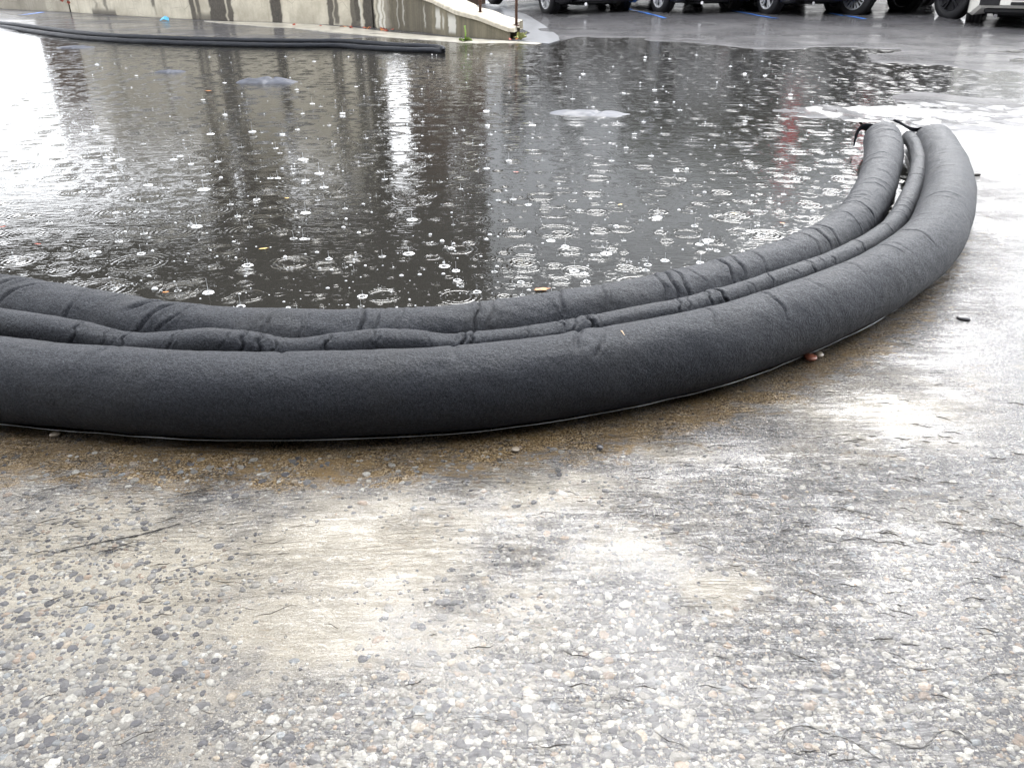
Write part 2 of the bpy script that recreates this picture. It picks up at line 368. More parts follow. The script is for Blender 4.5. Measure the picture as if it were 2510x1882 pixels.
M['palewall'] = simple('pale_render', (0.68, 0.67, 0.62), 0.7, 0.12, 1)
M['kerbwhite'] = simple('white_concrete', (0.80, 0.79, 0.76), 0.7, 0.08, 4)
M['weed'] = simple('weed_leaf', (0.17, 0.26, 0.05), 0.5, 0.3, 30)
M['paleweed'] = simple('pale_weed_leaf', (0.42, 0.44, 0.16), 0.5, 0.25, 30)
M['bark'] = simple('bark', (0.06, 0.045, 0.032), 0.85, 0.35, 14, 0.01)
M['foliage'] = simple('dark_foliage', (0.045, 0.055, 0.028), 0.6, 0.4, 3)
M['leaf'] = simple('orange_leaf', (0.50, 0.17, 0.03), 0.45, 0.35, 30)
M['redleaf'] = simple('red_leaf', (0.28, 0.05, 0.025), 0.5, 0.4, 40)
M['yelleaf'] = simple('yellow_leaf', (0.50, 0.33, 0.09), 0.45, 0.3, 30)
M['dark_streak'] = simple('wet_dark_brown', (0.020, 0.015, 0.011), 0.5, 0.4, 60)
M['straw'] = simple('pale_straw', (0.42, 0.30, 0.18), 0.5, 0.2, 60)
M['sack'] = simple('wet_sack', (0.06, 0.065, 0.082), 0.5, 0.2, 9, spec=.25)
t = NT('splash_water'); b_ = t.princ(Base_Color=(0.86, 0.88, 0.9), Roughness=0.12, Specular_IOR_Level=0.6)
tr_ = t.n('ShaderNodeBsdfTransparent'); ms_ = t.n('ShaderNodeMixShader'); ms_.inputs[0].default_value = 0.8
t.t.links.new(tr_.outputs[0], ms_.inputs[1]); t.t.links.new(b_.outputs[0], ms_.inputs[2]); t.t.links.new(ms_.outputs[0], t.out.inputs['Surface']); M['splash'] = t.m

# ------------------------------------------------------------------ barrier centre lines (metres)
FRONT = np.array([(-3.9, 3.0), (-3.3, 2.55), (-2.6, 2.18), (-2.0, 1.95), (-1.55, 1.82), (-1.228, 1.742), (-0.988, 1.703), (-0.761, 1.675), (-0.548, 1.668), (-0.337, 1.679), (-0.128, 1.703), (0.088, 1.755),
                  (0.321, 1.841), (0.579, 1.966), (0.903, 2.194), (1.219, 2.474), (1.535, 2.851), (1.844, 3.38), (2.105, 3.921), (2.29, 4.38), (2.40, 4.70), (2.44, 4.84)])
INNER = np.array([(-3.7, 3.4), (-3.1, 2.95), (-2.45, 2.62), (-1.9, 2.31), (-1.5, 2.16), (-1.159, 2.065), (-0.941, 2.0), (-0.739, 1.973), (-0.551, 1.962), (-0.359, 1.962), (-0.18, 1.992), (0.0, 2.042),
                  (0.199, 2.120), (0.42, 2.222), (0.715, 2.430), (1.005, 2.685), (1.290, 3.03), (1.585, 3.53), (1.85, 4.07), (2.05, 4.53), (2.15, 4.80), (2.185, 4.93)])
MID_A = [(-3.8, 3.2, .15), (-3.2, 2.75, .15), (-2.52, 2.4, .15), (-1.95, 2.16, .15), (-1.52, 2.01, .16), (-1.202, 1.90, .172), (-1.07, 1.872, .155), (-0.966, 1.852, .133), (-0.86, 1.832, .150), (-0.751, 1.817, .172), (-0.64, 1.812, .158), (-0.549, 1.812, .136),
         (-0.45, 1.812, .152), (-0.347, 1.812, .171), (-0.24, 1.820, .166), (-0.153, 1.843, .133), (-0.05, 1.862, .138), (0.047, 1.889, .137), (0.155, 1.926, .141), (0.264, 1.972, .143), (0.38, 2.028, .146), (0.503, 2.092, .142), (0.811, 2.318, .137),
         (1.116, 2.590, .127), (1.425, 2.958, .118), (1.722, 3.462, .108), (1.995, 3.985, .108), (2.20, 4.46, .108), (2.30, 4.74, .105), (2.335, 4.86, .10)]
MID = np.array(MID_A); MID[:, 2] = .145 + (MID[:, 2] - .145) * .68; MID[-9:, 2] = np.array(MID_A)[-9:, 2]
def catmull(P, n):
    P = np.asarray(P, float); P = np.vstack([2 * P[0] - P[1], P, 2 * P[-1] - P[-2]]); out = []
    for i in range(1, len(P) - 2):
        tt = np.linspace(0, 1, 40, endpoint=False)[:, None]; a, b, c, d = P[i - 1], P[i], P[i + 1], P[i + 2]
        out.append(0.5 * ((2 * b) + (c - a) * tt + (2 * a - 5 * b + 4 * c - d) * tt ** 2 + (3 * b - a - 3 * c + d) * tt ** 3))
    out = np.vstack(out + [P[-2:-1]]); L = np.r_[0, np.cumsum(np.linalg.norm(np.diff(out, axis=0), axis=1))]
    s = np.linspace(0, L[-1], n); return np.stack([np.interp(s, L, out[:, k]) for k in range(out.shape[1])], 1), s
FC, FS = catmull(FRONT, 600)
IC, IS = catmull(INNER, 600)

def dist_to(poly, x, y):
    d = np.full(x.shape, 1e9); side = np.zeros(x.shape)
    for a, b in zip(poly[:-1], poly[1:]):
        ex, ey = b - a; l2 = ex * ex + ey * ey
        tt = np.clip(((x - a[0]) * ex + (y - a[1]) * ey) / l2, 0, 1)
        q = np.hypot(x - a[0] - tt * ex, y - a[1] - tt * ey); cr = ex * (y - a[1]) - ey * (x - a[0])
        m = q < d; d = np.where(m, q, d); side = np.where(m, np.sign(cr), side)
    return d, side

# ------------------------------------------------------------------ ground sheet
WATER = 0.006
def lot_rise(x, y):                                      # the car park climbs away on the right
    return 0.04 * np.clip(y - 14 - 0.0 * x, 0, 40) * sstep(-2.0, 1.5, x)
def ground_h(x, y):
    d, side = dist_to(FC[::12], x, y)
    inside = np.where(side > 0, 1, 0)
    pond = inside * sstep(0.22, 0.7, d) * sstep(2.4, 1.0, x - (y - 3.2) * 0.50)
    far = sstep(13.5, 9.5, y + 0.25 * x)
    h = -0.075 * pond * far
    u, v = proj(x, y, 0 * x)
    n = fbm(x * 0.55, y * 0.45, 3) - 0.47
    wide = sstep(4.6, 7.5, y) 
    h = h + wide * (0.024 * n * sstep(5, 9, y) + 0.008 * n + 0.004 * sstep(0.5, 3.5, x))
    # the hump that breaks the water on the right
    a = gnd(1900, 248); bx = x - a[0]; by = y - a[1]
    th = R(-12); rx = bx * math.cos(th) + by * math.sin(th); ry = -bx * math.sin(th) + by * math.cos(th)
    e = (rx / 1.25) ** 2 + (ry / 0.62) ** 2; e = np.where(rx > 0, (rx / 4.0) ** 2 + (ry / 0.66) ** 2, e)
    k = np.exp(-e ** 2 * 0.9); h = h * (1 - k) + k * (0.013 + 0.05 * (fbm(x * 6, y * 9, 9, 5) - .42))
    h = h + sstep(8.5, 16, y + 2.5 * (fbm(x * .35, y * .5, 44) - .5)) * 0.022 + sstep(7.5, 10, y) * 0.050 * (fbm(x * .9, y * 1.5, 61) - .47)
    return h + lot_rise(x, y)
def axis(lo, a, b, hi, step, grow=1.13):
    mid = list(np.arange(a, b, step)); s = step; r = []; q = mid[-1]
    while q < hi: s *= grow; q += s; r.append(q)
    s = step; l = []; q = a
    while q > lo: s *= grow; q -= s; l.append(q)
    return np.array(l[::-1] + mid + r)
GX = axis(-400, -2.6, 4.6, 400, 0.022); GY = axis(-30, 0.35, 5.2, 600, 0.022, 1.035)
XX, YY = np.meshgrid(GX, GY, indexing='ij')
ZZ = ground_h(XX, YY)
ground = grid_obj('asphalt_ground', np.stack([XX, YY, ZZ], -1), len(GX), len(GY), M['ground']); tag(ground, kind='structure')
xf, yf, zf = XX.ravel(), YY.ravel(), ZZ.ravel()
du, side = dist_to(FC[::6], xf, yf); U, V = proj(xf, yf, zf)
fr_ok = (yf > 0.3) & (yf < 6)
def blob(cx, cy, rx, ry, k=1.0): return k * np.exp(-(((U - cx) / rx) ** 2 + ((V - cy) / ry) ** 2))
silt_lift = np.maximum.reduce([blob(760, 1190, 430, 150, 1.05), blob(680, 1350, 400, 140, 0.95), blob(230, 1260, 560, 240, 1.02), blob(1120, 1330, 230, 140, 0.6), blob(1560, 1270, 120, 75, 0.9), blob(1180, 1060, 300, 80, 0.75), blob(1900, 900, 380, 150, .62), blob(1350, 1180, 300, 120, .55), blob(2050, 1120, 250, 90, .42),
                          blob(900, 1500, 400, 150, 0.55), blob(1790, 1490, 50, 120, 0.55), blob(1930, 1150, 60, 60, 0.4), blob(200, 1540, 700, 260, 0.62), blob(1750, 960, 140, 40, 0.6), blob(1450, 980, 120, 40, .7)]) * fr_ok  # silt patches, with left blobs strengthened to make up for weaker light there
bw = np.interp(xf, [-2, -1.0, -0.3, 0.3, 0.8, 1.2, 1.7, 2.4], [0.24, 0.24, 0.235, 0.225, 0.19, 0.155, 0.11, 0.06])
brown = sstep(bw + 0.09, bw - 0.11, du) * (side < 0) * fr_ok
a0 = gnd(1900, 248)
pale = sstep(0.008, 0.022, zf) * np.exp(-(((xf - a0[0] - 0.6) / 3.2) ** 2 + ((yf - a0[1]) / 1.1) ** 2))
grain = sstep(5.5, 3.0, yf) * (0.55 + 0.45 * sstep(0.3, 0.6, fbm(xf * 2, yf * 2, 5)))
wet = sstep(0.002, 0.010, zf)
mud = (side > 0) * sstep(0.1, 0.3, du) * sstep(-0.01, -0.04, zf) * 0.7
add_attr(ground, 'mask', np.stack([silt_lift, brown, pale], 1)); add_attr(ground, 'mask2', np.stack([wet, grain, mud], 1))

# ------------------------------------------------------------------ water: pond behind the barrier, runoff in front of it
mid_line = np.vstack([((FC + IC) / 2)[::4], catmull([(2.30, 4.92), (2.30, 5.4), (2.75, 5.85), (4.2, 5.95), (8, 5.5)], 24)[0]])
def water_sheet(name, material, inside):
    n = len(mid_line)
    line = mid_line
    if inside:
        ts = np.linspace(0, 1, 60) ** 2.0
        qq = np.arange(n); nb_ = n - 24; far = np.stack([np.interp(qq, [0, nb_, n - 8, n - 1], [-34, 5, 22, 22]), np.interp(qq, [0, nb_, n - 8, n - 1], [19, 19, 19, 5.4])], 1)
        G = line[:, None, :] * (1 - ts[None, :, None]) + far[:, None, :] * ts[None, :, None]
    else:
        ts = np.linspace(0, 1, 60) ** 1.6
        path = np.array([(-34, 19), (-24, -4), (-6, -4), (0, -4), (6, -4), (16, -3), (22, 1), (22, 5.4)], float)
        q = np.linspace(0, 1, n); kq = np.array([0, 0.12, 0.3, 0.45, 0.6, 0.75, 0.9, 1])
        far = np.stack([np.interp(q, kq, path[:, 0]), np.interp(q, kq, path[:, 1])], 1)
        G = line[:, None, :] * (1 - ts[None, :, None]) + far[:, None, :] * ts[None, :, None]
    Z = np.full(G.shape[:2] + (1,), WATER)
    o = grid_obj(name, np.concatenate([G, Z], -1), G.shape[0], G.shape[1], material)
    nz_ = np.empty(len(o.data.polygons) * 3, np.float32); o.data.polygons.foreach_get('normal', nz_)
    if (nz_[2::3] < 0).mean() > 0.5: o.data.flip_normals()
    return o, G.reshape(-1, 2)
pond, _g = water_sheet('pond_water', M['pond'], True); tag(pond, kind='structure')
runoff, rg = water_sheet('runoff_water', M['run'], False); tag(runoff, kind='structure')
ru, rv = proj(rg[:, 0], rg[:, 1], 0 * rg[:, 0])
rd, _s = dist_to(FC[::6], rg[:, 0], rg[:, 1])
strn = np.clip(0.25 + 0.9 * np.exp(-(rd / 0.38) ** 2) + 0.55 * np.exp(-((ru - 1900) / 500) ** 2 - ((rv - 1150) / 260) ** 2) + 0.55 * np.exp(-((ru - 100) / 450) ** 2 - ((rv - 1120) / 160) ** 2), 0, 1.2)
add_attr(runoff, 'flow', np.stack([strn, strn, strn], 1))

# ------------------------------------------------------------------ the flood barrier: two fat tubes and a thin one between
def s_near(CL, SL, u, v, z):
    """arc length on a centre line nearest to what shows at pixel (u, v) at height z"""
    p = gnd(u, v, z)[:2]; return SL[np.argmin(np.hypot(CL[:, 0] - p[0], CL[:, 1] - p[1]))]
def sweep_tube(name, P, n, m, rad, creases, parent, seed, flat=0.0, endr=(1, 1), zc=None, wob=0.004, sag=0.0):
    D, s = catmull(P, n)
    T = np.gradient(D[:, :2], axis=0); T /= np.linalg.norm(T, axis=1)[:, None]; N = np.stack([T[:, 1], -T[:, 0]], 1)   # N points outward, to the viewer
    rr = np.interp(s / s[-1], np.linspace(0, 1, len(rad)), rad)
    # rounded, pinched ends
    for k, e in ((0, endr[0]), (1, endr[1])):
        q = s if k == 0 else s[-1] - s; L = rr.mean() * 1.3
        if e: rr = rr * np.where(q < L, np.sqrt(np.clip(1 - (1 - np.clip(q, 0, L) / L) ** 2, 0.02, 1)), 1)
    th = np.linspace(0, 2 * np.pi, m, endpoint=False)
    SS, TH = np.meshgrid(s, th, indexing='ij'); RR = np.repeat(rr[:, None], m, 1)
    disp = wob * 2 * (fbm(SS * 3.2, 3 + 1.2 * np.cos(TH) + 0 * SS, seed) - 0.47) + wob * 1.3 * (fbm(SS * 9, 5 + 2.2 * np.sin(TH) + 1.5 * np.cos(TH), seed + 5) - 0.47)
    disp = disp + wob * 0.55 * (fbm(SS * 42 + 3 * TH, 9 + 9 * np.cos(TH) + 4 * np.sin(TH), seed + 9, 3) - 0.45)
    for (s0, dep, wd, t0, tw, sl) in creases:
        dt = (TH - t0 + np.pi) % (2 * np.pi) - np.pi
        win = np.exp(-(dt / tw) ** 4)
        q = (SS - s0 - sl * dt - 0.004 * np.sin(dt * 7 + s0 * 40)) / wd
        disp = disp + win * dep * (-np.exp(-(q * 1.5) ** 2) + 0.28 * np.exp(-((np.abs(q) - 2.2) / 1.6) ** 2))
    RR = RR + disp * np.minimum(1, RR / rr.max() * 1.2)
    zc_ = D[:, 2] if D.shape[1] > 2 else (rr if zc is None else zc + 0 * rr)
    X = D[:, 0:1] + N[:, 0:1] * RR * np.cos(TH); Y = D[:, 1:2] + N[:, 1:2] * RR * np.cos(TH)
    Z = zc_[:, None] + RR * np.sin(TH)
    if flat: Z = np.where(Z < flat, flat + (Z - flat) * 0.08, Z)
    o = grid_obj(name, np.stack([X, Y, Z], -1), n, m, M['felt'], parent, close_j=True)
    return o, D, s
barrier = empty('flood_barrier', (0, 0, 0))
tag(barrier, 'swollen black fabric flood barrier curving round the near side of the pond', 'flood barrier')
rs = random.Random(5)
def cr(CL, SL, lst, z): return [(s_near(CL, SL, u, v, z), d, w_, R(t0), R(tw), sl) for (u, v, d, w_, t0, tw, sl) in lst]
def soften(L, k, kw): return [(a, b * k, c * kw, d, e, f) for a, b, c, d, e, f in L]
fcre = cr(FC, FS, [(1640, 640, .006, .006, 85, 40, .02), (1250, 735, .010, .010, 95, 32, .05), (1300, 742, .006, .008, 70, 25, .07), (2020, 520, .005, .006, 95, 40, .03), (1985, 560, .004, .005, 100, 30, .03), (2040, 430, .004, .005, 100, 35, .02),
                   (1530, 685, .004, .006, 85, 35, .04), (1900, 600, .003, .006, 95, 35, .02), (600, 780, .004, .014, 100, 30, 0), (240, 755, .005, .012, 100, 30, .03), (980, 770, .004, .012, 98, 30, 0)], 0.19)
icre = cr(IC, IS, [(70, 630, .010, .007, 100, 60, .06), (110, 640, .007, .006, 100, 55, .07), (20, 625, .007, .007, 95, 55, .05), (350, 690, .008, .006, 75, 50, .05), (375, 660, .014, .010, 105, 34, .09), (420, 665, .010, .008, 108, 32, .10), (390, 690, .006, .005, 70, 45, .06),
                   (785, 690, .010, .0045, 80, 60, 0), (815, 690, .005, .005, 80, 45, .02), (860, 700, .004, .006, 70, 40, .02), (1030, 680, .008, .005, 85, 60, .03), (1060, 670, .005, .006, 85, 50, .03), (1200, 650, .006, .007, 80, 50, .03), (1300, 640, .004, .006, 80, 45, .03),
                   (1440, 610, .010, .007, 90, 65, .03), (1465, 605, .008, .006, 90, 65, .03), (1415, 615, .006, .006, 90, 65, .03), (1550, 575, .009, .006, 90, 65, .03), (1580, 570, .006, .006, 90, 65, .03), (1640, 560, .004, .006, 85, 50, .03),
                   (1770, 505, .010, .007, 85, 55, .03), (1790, 495, .007, .006, 85, 55, .03), (1745, 515, .005, .006, 85, 55, .03), (1910, 450, .008, .006, 80, 55, .03), (1870, 425, .006, .006, 120, 45, .0), (1900, 400, .004, .006, 90, 45, .0), (1935, 395, .004, .005, 80, 45, .0), (1890, 345, .006, .006, 120, 45, .0)], 0.17)
for k in range(46): icre.append((rs.uniform(1.0, IS[-1] - .1), rs.uniform(.0015, .005), rs.uniform(.003, .007), R(rs.uniform(60, 120)), R(rs.uniform(18, 50)), rs.uniform(-.02, .06)))
for k in range(26): fcre.append((rs.uniform(1.0, FS[-1] - .1), rs.uniform(.001, .003), rs.uniform(.004, .010), R(rs.uniform(85, 125)), R(rs.uniform(14, 35)), rs.uniform(-.02, .05)))
outer_tube, _d, _s2 = sweep_tube('outer_tube', FRONT, 2000, 84, [0.108, 0.108, 0.108, 0.107, 0.102, 0.102, 0.104, 0.106, 0.110, 0.106, 0.102], fcre, barrier, 21, flat=0.004, wob=0.0045)
inner_tube, _d, _s2 = sweep_tube('inner_tube', INNER, 2000, 76, [0.105, 0.105, 0.105, 0.107, 0.110, 0.096, 0.095, 0.096, 0.090, 0.088, 0.090, 0.097, 0.100], icre, barrier, 35, flat=0.004, wob=0.006)
MC, MS = catmull(MID, 800)
mcre = cr(MC, MS, [(180, 725, .012, .006, 90, 90, .0), (260, 722, .006, .004, 70, 80, 0), (295, 725, .012, .005, 80, 100, 0), (430, 715, .006, .005, 80, 80, .01), (520, 730, .005, .005, 80, 80, .02), (547, 738, .014, .006, 80, 100, 0), (575, 740, .013, .006, 90, 100, .0),
                   (615, 735, .006, .004, 70, 80, .01), (728, 735, .014, .006, 85, 100, .01), (840, 725, .004, .006, 70, 70, .02), (1000, 730, .015, .006, 85, 100, .01), (1018, 735, .012, .006, 80, 100, .01), (1130, 710, .006, .005, 75, 80, .015), (1235, 705, .008, .006, 80, 90, .02), (1258, 698, .022, .007, 85, 110, .0),
                   (1450, 660, .008, .005, 85, 80, .02), (1470, 656, .006, .004, 80, 80, .02), (1520, 648, .010, .006, 85, 90, .02), (1543, 640, .018, .007, 85, 110, .0), (1600, 620, .004, .005, 80, 60, .02), (1660, 605, .009, .005, 95, 60, .02), (1745, 575, .009, .006, 85, 80, .02), (1765, 565, .005, .005, 85, 70, .02),
                   (1855, 525, .009, .006, 85, 80, .02), (1915, 485, .008, .005, 90, 60, .02), (1950, 440, .008, .005, 90, 60, .0), (1985, 370, .009, .005, 90, 60, 0)], 0.16)
mcre = soften(mcre, .6, .8)
for k in range(40): mcre.append((rs.uniform(1.0, MS[-1] - .1), rs.uniform(.001, .004), rs.uniform(.003, .006), R(rs.uniform(40, 120)), R(rs.uniform(20, 70)), rs.uniform(-.01, .03)))
mid_tube, _d, _s2 = sweep_tube('middle_tube', MID, 2700, 48, [0.042, 0.044, 0.044, 0.043, 0.042, 0.042, 0.041, 0.040, 0.040, 0.041], mcre, barrier, 51, wob=0.003, endr=(1, 0))
# web of fabric that ties the tubes together, low in the valley
def web(name, A, B, za, zb, k0=0):
    n = 240; a, _ = catmull(A, n); b, _ = catmull(B, n); tt = np.linspace(0, 1, 7)
    G = a[:, None, :2] * (1 - tt[None, :, None]) + b[:, None, :2] * tt[None, :, None]
    Zz = za * (1 - tt) + zb * tt - 0.012 * np.sin(tt * np.pi); Zz = np.repeat(Zz[None], n, 0) + 0.006 * (fbm(G[..., 0] * 9, G[..., 1] * 9, 4) - .5)
    return grid_obj(name, np.concatenate([G, Zz[..., None]], -1), n, 7, M['felt'], barrier)
web('web', FRONT[:, :2] * 0.55 + INNER[:, :2] * 0.45, FRONT[:, :2] * 0.9 + INNER[:, :2] * 0.1, 0.02, 0.13)
# torn fabric at the far end
def flap(pts, wid, z0=None):
    mb = MB(); n = len(pts); V_ = []
    for i, p in enumerate(pts):
        tdir = Vector(pts[min(i + 1, n - 1)]) - Vector(pts[max(i - 1, 0)]); sd_ = tdir.cross(Vector((0.25, 1, 0.35))).normalized()
        w2 = wid[i] if hasattr(wid, '__len__') else wid
        for k in (-1, 0, 1): V_.append(Vector(p) + sd_ * w2 * k + Vector((0, 0.012 * abs(k) * math.sin(i * 1.7), 0)))
    F_ = [(i * 3 + k, i * 3 + k + 1, (i + 1) * 3 + k + 1, (i + 1) * 3 + k) for i in range(n - 1) for k in range(2)]
    mb.add(V_, F_); o = mb.build('end_flap', M['felt'], barrier, True)
    md = o.modifiers.new('thick', 'SOLIDIFY'); md.thickness = 0.002; md2 = o.modifiers.new('sub', 'SUBSURF'); md2.levels = md2.render_levels = 2
    return o
e1 = Vector((INNER[-1][0], INNER[-1][1], 0.11)); e2 = Vector((MID[-1][0], MID[-1][1], 0.12))
flap([e1 + Vector((-0.03, -0.02, .03)), e1 + Vector((-0.10, 0.0, .05)), e1 + Vector((-0.135, 0.0, .02)), e1 + Vector((-0.145, -.01, -.03)), e1 + Vector((-0.143, -.02, -.07))], [.03, .022, .012, .008, .004])
flap([e1 + Vector((0.08, 0.03, .075)), e1 + Vector((0.10, 0.02, .07)), e1 + Vector((0.13, 0.0, .055)), e2 + Vector((-.01, -.03, .03)), e2 + Vector((0.04, -.05, .035))], [.006, .009, .008, .014, .016])
flap([e2 + Vector((0.02, -0.04, .04)), e2 + Vector((0.06, -0.04, .035)), e2 + Vector((0.10, -.05, .03))], [.012, .012, .006])

# white bead of foam and painted meniscus highlight where runoff meets the tube
mb = MB(); D, s_ = catmull(FRONT, 1100); T = np.gradient(D, axis=0); T /= np.linalg.norm(T, axis=1)[:, None]; N = np.stack([T[:, 1], -T[:, 0]], 1)
pts = []; rad = []
for i in range(120, 1060):
    off = 0.052 + 0.004 * (float(vnoise(np.array([i * .11]), np.array([2.]), 3)[0]) - .5); q = D[i] + N[i] * off
    pts.append((q[0], q[1], WATER + 0.002)); rad.append(0.0007 + 0.0028 * max(0, float(fbm(np.array([i * .09]), np.array([7.]), 8)[0]) - .42))
mb.tube(pts, rad, 6); foam_glint = mb.build('foam_glint_line', M['splash'], None, True)
tag(foam_glint, 'thin white line of foam and painted meniscus highlight along the foot of the outer tube', 'foam_glint', kind='stuff')

# ------------------------------------------------------------------ the second barrier lying along the far edge of the pond
fb = empty('flood_barrier', (0, 0, 0)); tag(fb, 'long pair of thin black tubes lying on the wet ground below the stained wall', 'flood barrier')
def far_tube(pix, r, zc, seed):
    P3 = np.array([gnd(*Fp(u, v), zc) for u, v in pix])
    P3[:, 2] = zc
    o, _a, _b = sweep_tube('tube', P3[::1], 420, 20, [r] * 3, [], fb, seed, wob=0.006); return o
up_ = [(-160, 34), (0, 57), (60, 64), (130, 73), (200, 82), (290, 89), (400, 94), (520, 98), (640, 101), (740, 102), (830, 102), (900, 106), (980, 112), (1065, 116), (1088, 121)]
lo_ = [(-160, 46), (0, 66), (60, 75), (130, 85), (200, 93), (290, 100), (400, 105), (520, 109), (640, 112), (740, 113), (830, 113), (900, 118), (980, 123), (1060, 125), (1092, 127)]
far_tube(up_, 0.036, 0.062, 71); far_tube(lo_, 0.036, 0.030, 72)

# ------------------------------------------------------------------ stained retaining wall with a falling wing
WB = [(-120, 8), (0, 22), (90, 27), (175, 31), (290, 38), (450, 46), (640, 55), (760, 61), (853, 66), (925, 70), (1000, 76), (1060, 82), (1124, 90), (1190, 94), (1251, 97)]
base = np.array([gnd(*Fp(u, v), 0.02) for u, v in WB])
bu = np.array([u for u, v in WB], float)
MAINH = 2.75
def wall_face(name, u0, u1, ztop, nseg, nz, parent, thick=0.28):
    us = np.linspace(u0, u1, nseg); X = np.interp(us, bu, base[:, 0]); Y = np.interp(us, bu, base[:, 1])
    zt = np.array([ztop(u, x, y) for u, x, y in zip(us, X, Y)]); kz = np.linspace(0, 1, nz) ** 1.5
    T = np.stack([np.gradient(X), np.gradient(Y)], 1); T /= np.linalg.norm(T, axis=1)[:, None]; back = np.stack([-T[:, 1], T[:, 0]], 1)
    Z = -0.10 + (zt[:, None] + 0.10) * kz[None]
    jit = 0.02 * (fbm(us[:, None] * .02 + 0 * Z, Z * 2, 6) - .5)
    Vx = X[:, None] + back[:, :1] * jit; Vy = Y[:, None] + back[:, 1:] * jit
    # thickness: an extra column of vertices behind the top and down the back
    Bx = (X + back[:, 0] * thick)[:, None]; By = (Y + back[:, 1] * thick)[:, None]
    VX = np.concatenate([Vx, Bx, Bx], 1); VY = np.concatenate([Vy, By, By], 1); VZ = np.concatenate([Z, zt[:, None], -0.1 + 0 * zt[:, None]], 1)
    o = grid_obj(name, np.stack([VX, VY, VZ], -1), nseg, nz + 2, M['wall'], parent)
    o.data.shade_flat()
    uu = np.repeat(us[:, None], nz + 2, 1); zz = VZ
    st = np.zeros_like(uu); ef = np.zeros_like(uu); mo = np.zeros_like(uu)
    jag = 10 * (fbm(zz * 9, uu * .05, 12) - .5)
    def band(a, b, k, arr, z0=-1, z1=9, soft=2.0):
        ux = uu + jag; m = sstep(a - soft, a + soft, ux) * sstep(b + soft, b - soft, ux) * sstep(z0 - .03, z0 + .03, zz) * sstep(z1 + .06, z1 - .06, zz)
        return np.maximum(arr, k * m)
    for (a, b, k, z0, z1) in ((-200, 118, .55, -1, 9), (60, 175, .35, -1, 9), (262, 269, .7, -1, 9), (230, 285, .8, -1, .12), (238, 244, .5, .05, .3), (380, 388, .8, .22, 9), (384, 388, .4, .05, .3), (471, 484, .9, -1, 9), (488, 498, .85, -1, 9), (474, 530, .75, -1, .13),  # first two bands put the recessed left panel's shade into the colour
                          (521, 560, .95, -1, 9), (564, 577, .9, -1, 9), (669, 694, .97, -1, 9), (808, 821, .9, -1, 9), (823, 833, .85, .05, 9), (862, 884, .85, -1, 9), (872, 886, .95, .1, 9), (893, 922, .97, -1, 9), (927, 931, .6, -1, 9), (937, 940, .6, -1, 9), (945, 958, .55, -1, 9), (958, 1062, .45, -1, 9)):
        st = band(a, b, k, st, z0, z1)
    mo = band(955, 1400, .95, mo, soft=6)
    for (a, b, z0, z1, k) in ((886, 889, -1, 9, .6), (931, 936, -1, 9, .75), (941, 944, -1, 9, .75), (976, 978, .05, .5, .5), (990, 993, .1, .6, .5), (1070, 1081, .10, .38, .8), (1086, 1090, .1, .3, .6), (1101, 1117, .06, .30, .85), (1040, 1043, .1, .4, .5)):
        ef = band(a, b, k, ef, z0, z1, 1.0)
    st = np.clip(st + 0.75 * sstep(.05, -.02, zz) * fbm(uu * .06, zz * 4, 8), 0, 1)
    add_attr(o, 'stain_and_shade', np.stack([st.ravel(), ef.ravel(), mo.ravel()], 1)); return o
wall = empty('retaining_wall', tuple(base[8])); tag(wall, 'beige concrete retaining wall with black water stains and a falling wing', 'wall')
def put(o, par):                                          # keep world coordinates under a moved parent
    o.parent = par; o.matrix_parent_inverse = Matrix.Translation(-Vector(par.location)); return o
bpy.context.view_layer.update()
put(wall_face('low_panel', -120, 172, lambda u, x, y: 0.42, 120, 20, None), wall)
put(wall_face('main_panel', 175, 915, lambda u, x, y: MAINH, 560, 60, None), wall)
cop_front = [(880, -62), (1000, -22), (1066, 0), (1124, 29), (1175, 42), (1215, 58), (1258, 74)]
cu = [u for u, v in cop_front]; cv = [v for u, v in cop_front]
wing_top = lambda u, x, y: z_for(x, y, np.interp(u, cu, cv) / S)
put(wall_face('wing_panel', 918, 1251, wing_top, 260, 30, None), wall)
# coping: a pale cap following the wing's slope
us = np.linspace(918, 1256, 40); X = np.interp(us, bu, base[:, 0]); Y = np.interp(us, bu, base[:, 1]); X[-1] += .06; 
Zt = np.array([wing_top(min(u, 1251), x, y) for u, x, y in zip(us, X, Y)])
T = np.stack([np.gradient(X), np.gradient(Y)], 1); T /= np.linalg.norm(T, axis=1)[:, None]; B = np.stack([-T[:, 1], T[:, 0]], 1)
mb = MB(); V_ = []
for i in range(40):
    x, y, z = X[i], Y[i], Zt[i]; wb = 0.40 if i < 34 else 0.40 + 0.03 * (i - 33); e = 0.035
    for (o_, dz) in ((-e, -.05), (-e, .0), (-e + .012, .014), (wb - .012, .014 + .05), (wb, .05), (wb, -.06)): V_.append((x + B[i, 0] * o_, y + B[i, 1] * o_, z + dz + 0.004))
F_ = [(i * 6 + k, i * 6 + (k + 1) % 6, (i + 1) * 6 + (k + 1) % 6, (i + 1) * 6 + k) for i in range(39) for k in range(6)] + [tuple(range(6)), tuple(39 * 6 + k for k in range(5, -1, -1))]
mb.add(V_, F_); put(mb.build('coping', M['coping']), wall)
COPX, COPY, COPZ, COPB = X, Y, Zt, B

